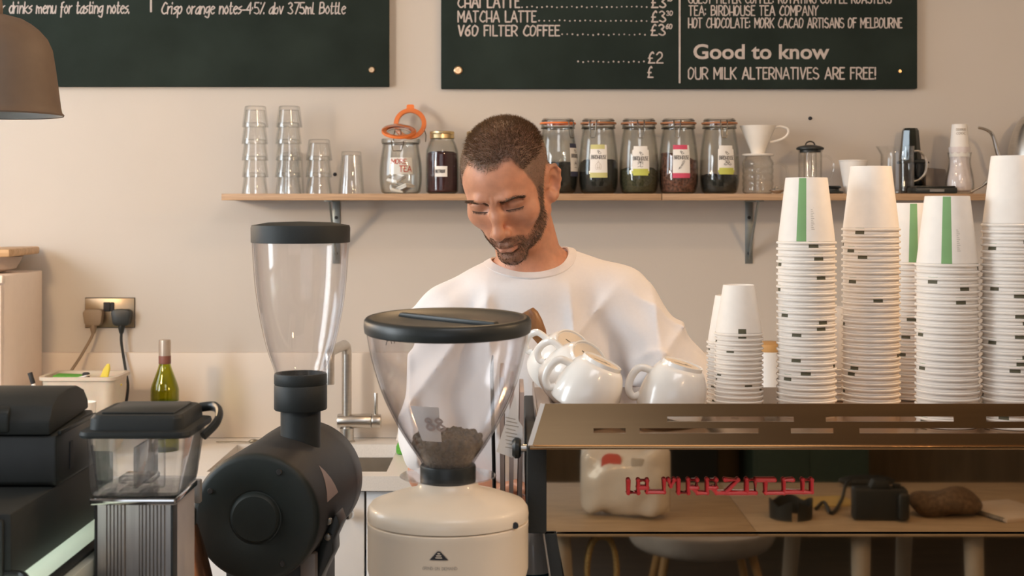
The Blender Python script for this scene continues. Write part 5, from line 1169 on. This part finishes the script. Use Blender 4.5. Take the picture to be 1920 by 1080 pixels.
d = smax(d, -sym(lambda s: sph(P, (s * .0065, -.1045, -.0555), .0042)), .003)
d = smax(d, -sym(lambda s: chain(P, [(s * .0215, -.093, -.046), (s * .029, -.088, -.060), (s * .033, -.080, -.075)], [.002, .003, .002])), .010)
d = smin(d, chain(P, [(-.0235, -.0805, -.0785), (-.008, -.0945, -.0735), (0, -.0945, -.0748), (.008, -.0945, -.0735), (.0235, -.0805, -.0785)], [.0026, .0042, .0040, .0042, .0026]), .005)
d = smin(d, chain(P, [(-.020, -.0815, -.0820), (-.008, -.0925, -.0855), (.008, -.0925, -.0855), (.020, -.0815, -.0820)], [.0030, .0052, .0052, .0030]), .005)
d = smax(d, -chain(P, [(-.0235, -.0845, -.0795), (-.009, -.0985, -.0790), (.009, -.0985, -.0790), (.0235, -.0845, -.0795)], [.0011] * 4), .003)
d = smax(d, -chain(P, [(-.012, -.0935, -.0945), (.012, -.0935, -.0945)], [.003, .003]), .009)
d = smax(d, -chain(P, [(-.0045, -.0955, .012), (-.0045, -.0935, .024)], [.0010, .0008]), .004)
d = smax(d, -chain(P, [(.0045, -.0955, .012), (.0045, -.0935, .024)], [.0010, .0008]), .004)
for s in (1, -1):
    Re = np.array(Matrix.Rotation(-s * R(34), 3, 'Z') @ Matrix.Rotation(R(-12), 3, 'X'))
    ec = np.array((s * .0720, .020, -.022))
    e = ell(P, ec, (.0052, .0185, .0315), Re)
    loop = [ec + Re @ np.array((s * .0035, y, z)) for y, z in ((-.012, .004), (-.012, .020), (-.004, .0295), (.008, .028), (.0165, .016), (.0165, .0), (.012, -.014), (.005, -.026), (-.002, -.0305))]
    e = smin(e, chain(P, loop, [.0028, .0034, .0036, .0036, .0036, .0034, .0034, .0048, .0052]), .004)
    e = smax(e, -ell(P, ec + Re @ np.array((s * .0056, .000, -.002)), (.0078, .0098, .0150), Re), .004)
    e = smax(e, -ell(P, ec + Re @ np.array((s * .0062, .004, .018)), (.0035, .0075, .008), Re), .003)
    e = smin(e, sph(P, ec + Re @ np.array((s * .003, -.0125, -.004)), .0045), .004)
    e = smin(e, sph(P, (s * .0685, .010, -.048), .0075), .010)
    d = smin(d, e, .009)
HV, HF = nets(d, lo, hh); HVw = toW(HV)

# shirt and body fields
SHL, SHR = (-.108, 2.60, 1.372), (.192, 2.61, 1.404)
ELL, ELR = (-.145, 2.555, 1.10), (.345, 2.525, 1.185)
WRL, WRR = (-.045, 2.475, 1.075), (.205, 2.475, 1.075)
def torso(P, g=0.0):
    t_ = ell(P, (.042, 2.625, 1.285), (.178 + g, .118 + g, .175 + g))
    t_ = smin(t_, ell(P, (.035, 2.62, 1.06), (.185 + g, .120 + g, .30)), .06)
    t_ = smin(t_, ell(P, (.036, 2.602, 1.418), (.125 + g, .078 + g, .062 + g)), .03)
    t_ = smin(t_, cone(P, (.085, 2.635, 1.452), SHR, .050 + g, .062 + g), .035)
    t_ = smin(t_, cone(P, (-.010, 2.635, 1.432), SHL, .050 + g, .062 + g), .035)
    return t_
lob = np.array((-.27, 2.38, .90)); hb_ = .0045
P = grid(lob, (.44, 2.79, 1.56), hb_)
ax_ = np.array((.034, 2.612, 1.475)); up_ = np.array((-.10, -.14, 1.0)); up_ /= np.linalg.norm(up_)
def folds(P):
    x, y, z = P[..., 0], P[..., 1], P[..., 2]
    m = np.clip((1.40 - z) / .12, 0, 1)
    a = .0042 * np.sin(46 * x + 9 * np.sin(5.5 * z + 1) + 6 * z) * m
    b = .0035 * np.sin(90 * (x * .55 + z * .8) + 5 * np.sin(14 * y)) * np.clip((x - .17) / .05, 0, 1) * np.clip((1.42 - z) / .08, 0, 1)
    c = .003 * np.sin(75 * (x * -.6 + z * .75) + 4 * np.sin(17 * y)) * np.clip((-.06 - x) / .05, 0, 1)
    e = .0030 * np.sin(30 * z + 25 * x + 8 * np.sin(11 * x)) * m
    rg = lambda t: (1 - np.abs(np.sin(t))) ** 3.2
    m2 = np.clip((1.45 - z) / .06, 0, 1) * (y < 2.60)
    f1 = -.0085 * rg(21 * (x * 1.0 + .22 * (z - 1.4)) + 1.1 + .5 * np.sin(7 * z)) * m2
    f2 = -.0065 * rg(25 * (x * .7 - .6 * (z - 1.4)) + .4) * np.clip((x - .06) / .06, 0, 1) * m2
    f3 = -.0042 * rg(29 * (x * .62 + z * .8) + 1.5 * np.sin(20 * y)) * np.clip((x - .20) / .04, 0, 1)
    f4 = -.0060 * rg(24 * (x * -.8 + z * .6) + .8) * np.clip((-.0 - x) / .06, 0, 1) * m2
    return .8 * (a + b + c + e) + 2.0 * (f1 + f2 + f3 + f4)
t_ = torso(P, .002)
slR = cone(P, SHR, (.322, 2.538, 1.232), .062, .064); slL = cone(P, SHL, (-.140, 2.565, 1.15), .060, .058)
t_ = smin(t_, slR, .022); t_ = smin(t_, slL, .022)
uncut = t_ + folds(P)
dR = np.array((.322, 2.538, 1.232)) - np.array(SHR); dR /= np.linalg.norm(dR)
dL = np.array((-.140, 2.565, 1.15)) - np.array(SHL); dL /= np.linalg.norm(dL)
endR = np.where((P[..., 0] > .20), ((P - np.array((.322, 2.538, 1.232))) @ dR) - .012, -1.0)
endL = np.where((P[..., 0] < -.10) & (P[..., 2] < 1.25), ((P - np.array((-.140, 2.565, 1.15))) @ dL) - .01, -1.0) if 0 else -np.ones_like(endR)
cut = cone(P, ax_ + up_ * .012, ax_ + up_ * .3, .074, .080)
sh = smax(uncut, -cut, .004); sh = np.maximum(sh, endR); sh = np.maximum(sh, .93 - P[..., 2])
sh = np.maximum(sh, -(smin(torso(P, -.020), smin(cone(P, SHR, ELR, .045, .041), cone(P, SHL, ELL, .043, .039), .02), .02)))   # hollow, open at neck, cuffs and hem
SV, SF_ = nets(sh, lob, hb_)
mz_ = np.clip((P[..., 2] - 1.37) / .05, 0, 1); bd = torso(P, -.027) * (1 - mz_) + torso(P, -.012) * mz_
bd = smin(bd, cone(P, NB, toW((0, .026, -.055)), .0560, .048), .05)
def arm(P, S, E, Wr, s):
    a = chain(P, [S, E], [.040, .038], .01); a = smin(a, chain(P, [E, np.array(E) * .6 + np.array(Wr) * .4, Wr], [.040, .039, .0275], .01), .015)
    W_ = np.array(Wr); dirh = np.array((s * .55, -.35, -.25)); dirh /= np.linalg.norm(dirh); side = np.array((.25 * s, -.1, .95)); side -= dirh * (side @ dirh); side /= np.linalg.norm(side)
    nrm = np.cross(dirh, side) * s
    palm = chain(P, [W_, W_ + dirh * .045, W_ + dirh * .085], [.026, .032, .028], .01)
    pl = np.abs((P - W_) @ nrm) - .0155; palm = smax(palm, np.where(((P - W_) @ dirh) > .0, pl, -1.0), .008); a = smin(a, palm, .012)
    for i, (o, L_) in enumerate(((.026, .072), (.009, .080), (-.009, .075), (-.025, .060))):
        b0 = W_ + dirh * (.082 - .004 * abs(i - 1)) + side * o; b1 = b0 + dirh * L_ * .45 + nrm * .008; b2 = b1 + dirh * L_ * .18 + nrm * L_ * .28; b3 = b2 - dirh * L_ * .10 + nrm * L_ * .22
        a = smin(a, chain(P, [b0 - dirh * .02, b0, b1, b2, b3], [.009, .0092, .0085, .0078, .0065], .002), .003)
    t0 = W_ + dirh * .028 + side * .026; t1 = t0 + dirh * .028 + side * .024 + nrm * .012; t2 = t1 + dirh * .026 + side * .006 + nrm * .014
    return smin(a, chain(P, [t0, t1, t2], [.013, .0105, .0085], .002), .006)
bd = smin(bd, arm(P, SHR, ELR, WRR, -1), .02); bd = smin(bd, arm(P, SHL, ELL, WRL, 1), .02)
BV, BF = nets(np.where(P[..., 2] > 1.535, 1.0, bd), lob, hb_)

man = thing('person', 'man with cropped brown hair and short beard in white t-shirt, looking down to the left', 'person', (.03, 2.62, 0))
mo = np.array((.03, 2.62, 0))
def skin_mat():
    m = mat('skin', (.60, .268, .155), .46, var=.10, scale=60, bump=.08, bscale=700, sss=.12)
    nt = m.node_tree; p = nt.nodes['Principled BSDF']; src = p.inputs['Base Color'].links[0].from_socket
    for nm, col in (('lip', (.42, .17, .13)), ('stubble', (.15, .092, .062))):
        at = nt.nodes.new('ShaderNodeAttribute'); at.attribute_name = nm
        mx = nt.nodes.new('ShaderNodeMix'); mx.data_type = 'RGBA'; nt.links.new(at.outputs['Fac'], mx.inputs[0]); nt.links.new(src, mx.inputs[6]); mx.inputs[7].default_value = (*col, 1); src = mx.outputs[2]
    nt.links.new(src, p.inputs['Base Color']); return m
g = G(); g.add(list(HVw - mo), HF.tolist()); nh = len(HV); g.add(list(BV - mo), BF.tolist())
# hair line and beard line around the head, as height over the angle from the nose
phi = lambda q: np.arctan2(np.abs(q[:, 0]), -q[:, 1])
hl = lambda q: np.interp(phi(q), [0, .25, .45, .62, .78, .95, 1.12, 1.35, 1.5, 1.75, 2.0, 2.4, 3.15], [.065, .067, .072, .072, .052, .014, -.028, -.030, .004, .016, -.008, -.045, -.072])
def hairiness(q, edge=.008): return np.clip((q[:, 2] - hl(q)) / edge + .3, 0, 1)
def beardiness(q):
    f = phi(q); top = np.interp(f, [0, .18, .3, .45, .65, .85, 1.0, 1.15, 1.3], [-.056, -.056, -.060, -.069, -.060, -.030, .004, .012, .0])
    bot = np.interp(f, [0, .5, .9, 1.3, 1.5], [-.128, -.126, -.116, -.095, -.075])
    b = np.clip((top - q[:, 2]) / np.where(f < .4, .004, .013), 0, 1) * np.clip((q[:, 2] - bot) / .006, 0, 1) * np.clip((1.34 - f) / .10, 0, 1)
    r = np.sqrt(q[:, 0] ** 2 + q[:, 1] ** 2); b *= np.clip((r - .045) / .02, 0, 1)
    lip = ((np.abs(q[:, 0]) < .0195) & (q[:, 1] < -.075)) * np.exp(-((q[:, 2] + .0815) / .0062) ** 6)
    return b * (1 - lip), lip
me = mesh_of('body', g, [skin_mat()], 179)
bz2, lp2 = beardiness(HV)
stub = np.zeros(len(me.vertices)); lipv = np.zeros(len(me.vertices))
if len(me.vertices) == len(g.v):
    stub[:nh] = np.clip(hairiness(HV, .012) * .85 + bz2 * .55, 0, .85); lipv[:nh] = lp2 * .3
for nm, v in (('stubble', stub), ('lip', lipv)):
    at = me.attributes.new(nm, 'FLOAT', 'POINT'); at.data.foreach_set('value', v.astype(np.float32))
bo = bpy.data.objects.new('body', me); COL.objects.link(bo); bo.parent = man
# vertex normals of the head, in its own frame
nv = np.zeros_like(HV)
a_, b_, c_, d_ = (HV[HF[:, i]] for i in range(4)); fn_ = np.cross(c_ - a_, d_ - b_)
for i in range(4): np.add.at(nv, HF[:, i], fn_)
nv /= np.linalg.norm(nv, axis=1)[:, None] + 1e-9
cen = np.array((0, -.01, .0)); flip = np.sign(((HV - cen) * nv).sum(1).mean()); nv *= flip
def strands(pts, nrm, lean, L, w, name, m, jit=.35):
    n = len(pts); dr = nrm * (1 - lean[0]) + np.array(lean[1]) * lean[0] + rng.normal(size=(n, 3)) * jit * .35; dr /= np.linalg.norm(dr, axis=1)[:, None]
    sd = np.cross(dr, rng.normal(size=(n, 3))); sd /= np.linalg.norm(sd, axis=1)[:, None]
    Ls = (L * rng.uniform(.6, 1.15, n))[:, None]; b0 = pts - nrm * .0008
    mid = b0 + dr * Ls * .55; tip = b0 + dr * Ls + np.array(lean[1]) * Ls * .18
    v = np.stack([b0 - sd * w, b0 + sd * w, mid - sd * w * .8, mid + sd * w * .8, tip], 1).reshape(-1, 3)
    k = np.arange(n)[:, None] * 5
    me = bpy.data.meshes.new(name); fs = np.concatenate([k + np.array([[0, 1, 3]]), k + np.array([[0, 3, 2]]), k + np.array([[2, 3, 4]])]).tolist()
    me.from_pydata((toW(v) - mo).tolist(), [], fs); me.materials.append(m); me.shade_smooth()
    o = bpy.data.objects.new(name, me); COL.objects.link(o); o.parent = man; return o
def pick(prob, n):
    p = np.clip(prob, 0, 1); p = p / p.sum(); i = rng.choice(len(HV), n, p=p); return HV[i] + rng.normal(size=(n, 3)) * .0006, nv[i]
def hair_mat(name, c0, c1):
    m = mat(name, c0, .5, var=.3, scale=400); m.node_tree.nodes['Color Ramp'].color_ramp.elements[0].color = (*c0, 1); m.node_tree.nodes['Color Ramp'].color_ramp.elements[1].color = (*c1, 1); return m
hm = hair_mat('cropped_hair', (.115, .070, .040), (.34, .215, .115)); bm_ = hair_mat('beard_hair', (.085, .050, .030), (.24, .14, .078))
hp_ = hairiness(HV); top = np.clip((HV[:, 2] - .02) / .06, 0, 1); ear_out = np.abs(HV[:, 0]) < .0765
q, n_ = pick(hp_ * ear_out * (top > .5) , 15000); strands(q, n_, (.45, (0, -.75, .35)), .0095, .00030, 'hair', hm)
q, n_ = pick(hp_ * ear_out * (top <= .6), 9000); strands(q, n_, (.5, (0, .2, -.9)), .0036, .00022, 'side_hair', hm)
q, n_ = pick(bz2 * ear_out, 8500); strands(q, n_, (.5, (0, -.35, -.85)), .0062, .00026, 'beard', bm_)
from mathutils.bvhtree import BVHTree
bvh = BVHTree.FromPolygons(HV.tolist(), HF.tolist())
def front(x, z):
    h = bvh.ray_cast(Vector((x, -.2, z)), Vector((0, 1, 0))); return (np.array(h[0]), -np.array(h[1]) * np.sign(np.array(h[1])[1])) if h[0] is not None else (None, None)
for s in (1, -1):
    pt, nn, dd = [], [], []
    for i in range(1000):
        u = rng.random(); x = s * (.010 + .040 * u); z = np.interp(u, [0, .3, .65, 1], [.0075, .0115, .0140, .0085]) + rng.normal() * np.interp(u, [0, .4, 1], [.0030, .0027, .0012])
        p, n1_ = front(x, z)
        if p is None: continue
        pt.append(p); nn.append(np.array((0, -1, 0)))
    strands(np.array(pt), np.array(nn), (.78, (s * .9, -.05, .25)), .0075, .00026, 'eyebrow', bm_, .25)
    pt = []
    for i in range(170):
        u = rng.random(); x = s * (.0185 + .0275 * u); z = -.0097 + .0006 * (2 * u - 1) ** 2 - .0008 + rng.normal() * .0003
        p, _ = front(x, z)
        if p is not None: pt.append(p)
    strands(np.array(pt), np.tile(np.array((0, -1.0, 0)), (len(pt), 1)), (.45, (s * .25, -.35, -.8)), .0045, .00016, 'eyelashes', bm_, .2)
    ln = [front(s * (.017 + .030 * u), -.0100 + .0006 * (2 * u - 1) ** 2)[0] for u in np.linspace(0, 1, 14)]
    ln = [p + np.array((0, .0002, 0)) for p in ln if p is not None]
    obj('lash_line', tube([tuple(toW(p) - mo) for p in ln], .0009, 6), mat('lash_line', (.09, .045, .03), .7), man)

# t-shirt with its neckband
shm = mat('white_cotton', (.84, .80, .785), .9, var=.012, scale=200, bump=.12, bscale=1500)
g = G(); g.add(list(SV - mo), SF_.tolist())
ts = obj('t_shirt', g, shm, man, smooth=179)
sm_ = ts.modifiers.new('smooth', 'SMOOTH'); sm_.factor = .5; sm_.iterations = 4
side_ = np.cross(up_, (0, 1, 0)); side_ /= np.linalg.norm(side_); fwd_ = np.cross(up_, side_)
band_ = []
for a in np.linspace(0, 2 * PI, 72, False):
    dv = side_ * math.cos(a) + fwd_ * math.sin(a); ts_ = np.linspace(-.06, .12, 181)
    pp_ = ax_ + up_ * .012 + up_ * ts_[:, None] + dv * (.074 + .021 * ts_[:, None])
    val = torso(pp_.astype(np.float32), .002) + folds(pp_); k_ = np.argmax(val > 0); band_.append(pp_[k_])
band_ = np.array(band_)
for _ in range(4): band_ = (np.roll(band_, 1, 0) + 2 * band_ + np.roll(band_, -1, 0)) / 4
ringo = []
bc_ = band_.mean(0)
for i, p in enumerate(band_):
    t1 = band_[(i + 1) % 72] - band_[i - 1]; t1 /= np.linalg.norm(t1); o_ = p - bc_; o_ -= t1 * (o_ @ t1); o_ /= np.linalg.norm(o_); n_2 = np.cross(t1, o_); n_2 *= np.sign(n_2 @ up_)
    dn = o_ * .85 - n_2 * .5; dn /= np.linalg.norm(dn); nn2 = np.cross(t1, dn); nn2 *= np.sign(nn2 @ up_)
    ringo.append([tuple(p + dn * u - mo + nn2 * w) for u, w in ((-.003, -.001), (-.002, .0016), (.004, .0020), (.013, .0014), (.014, -.001), (.004, -.003))])
ringo.append(ringo[0])
obj('neckband', loft(ringo, cap0=False, cap1=False), mat('rib_cotton', (.80, .75, .73), .95, bump=.3, bscale=900), man, smooth=60)

# trousers and shoes, down to the floor
lot = np.array((-.20, 2.44, .05)); P = grid(lot, (.27, 2.80, 1.02), .010)
t_ = ell(P, (.035, 2.62, .94), (.165, .112, .13))
for s in (-1, 1): t_ = smin(t_, chain(P, [(.035 + s * .085, 2.62, .90), (.035 + s * .095, 2.61, .50), (.035 + s * .10, 2.63, .09)], [.088, .066, .050], .03), .03)
t_ = np.maximum(t_, .07 - P[..., 2]); t_ = np.maximum(t_, P[..., 2] - .985)
TV, TF = nets(t_, lot, .010); g = G(); g.add(list(TV - mo), TF.tolist()); obj('trousers', g, M['trous'], man, smooth=179)
for s in (-1, 1):
    cx_ = .035 + s * .105 - mo[0]
    obj('shoe', loft([[(cx_ + x * w_, y, z) for x, y in rrect(-.045, .045, y0, .085, .042)] for w_, y0, z in ((1, -.185, 0), (1.05, -.19, .012), (1, -.18, .03), (.85, -.12, .06), (.7, -.03, .09))]), M['shoe'], man)
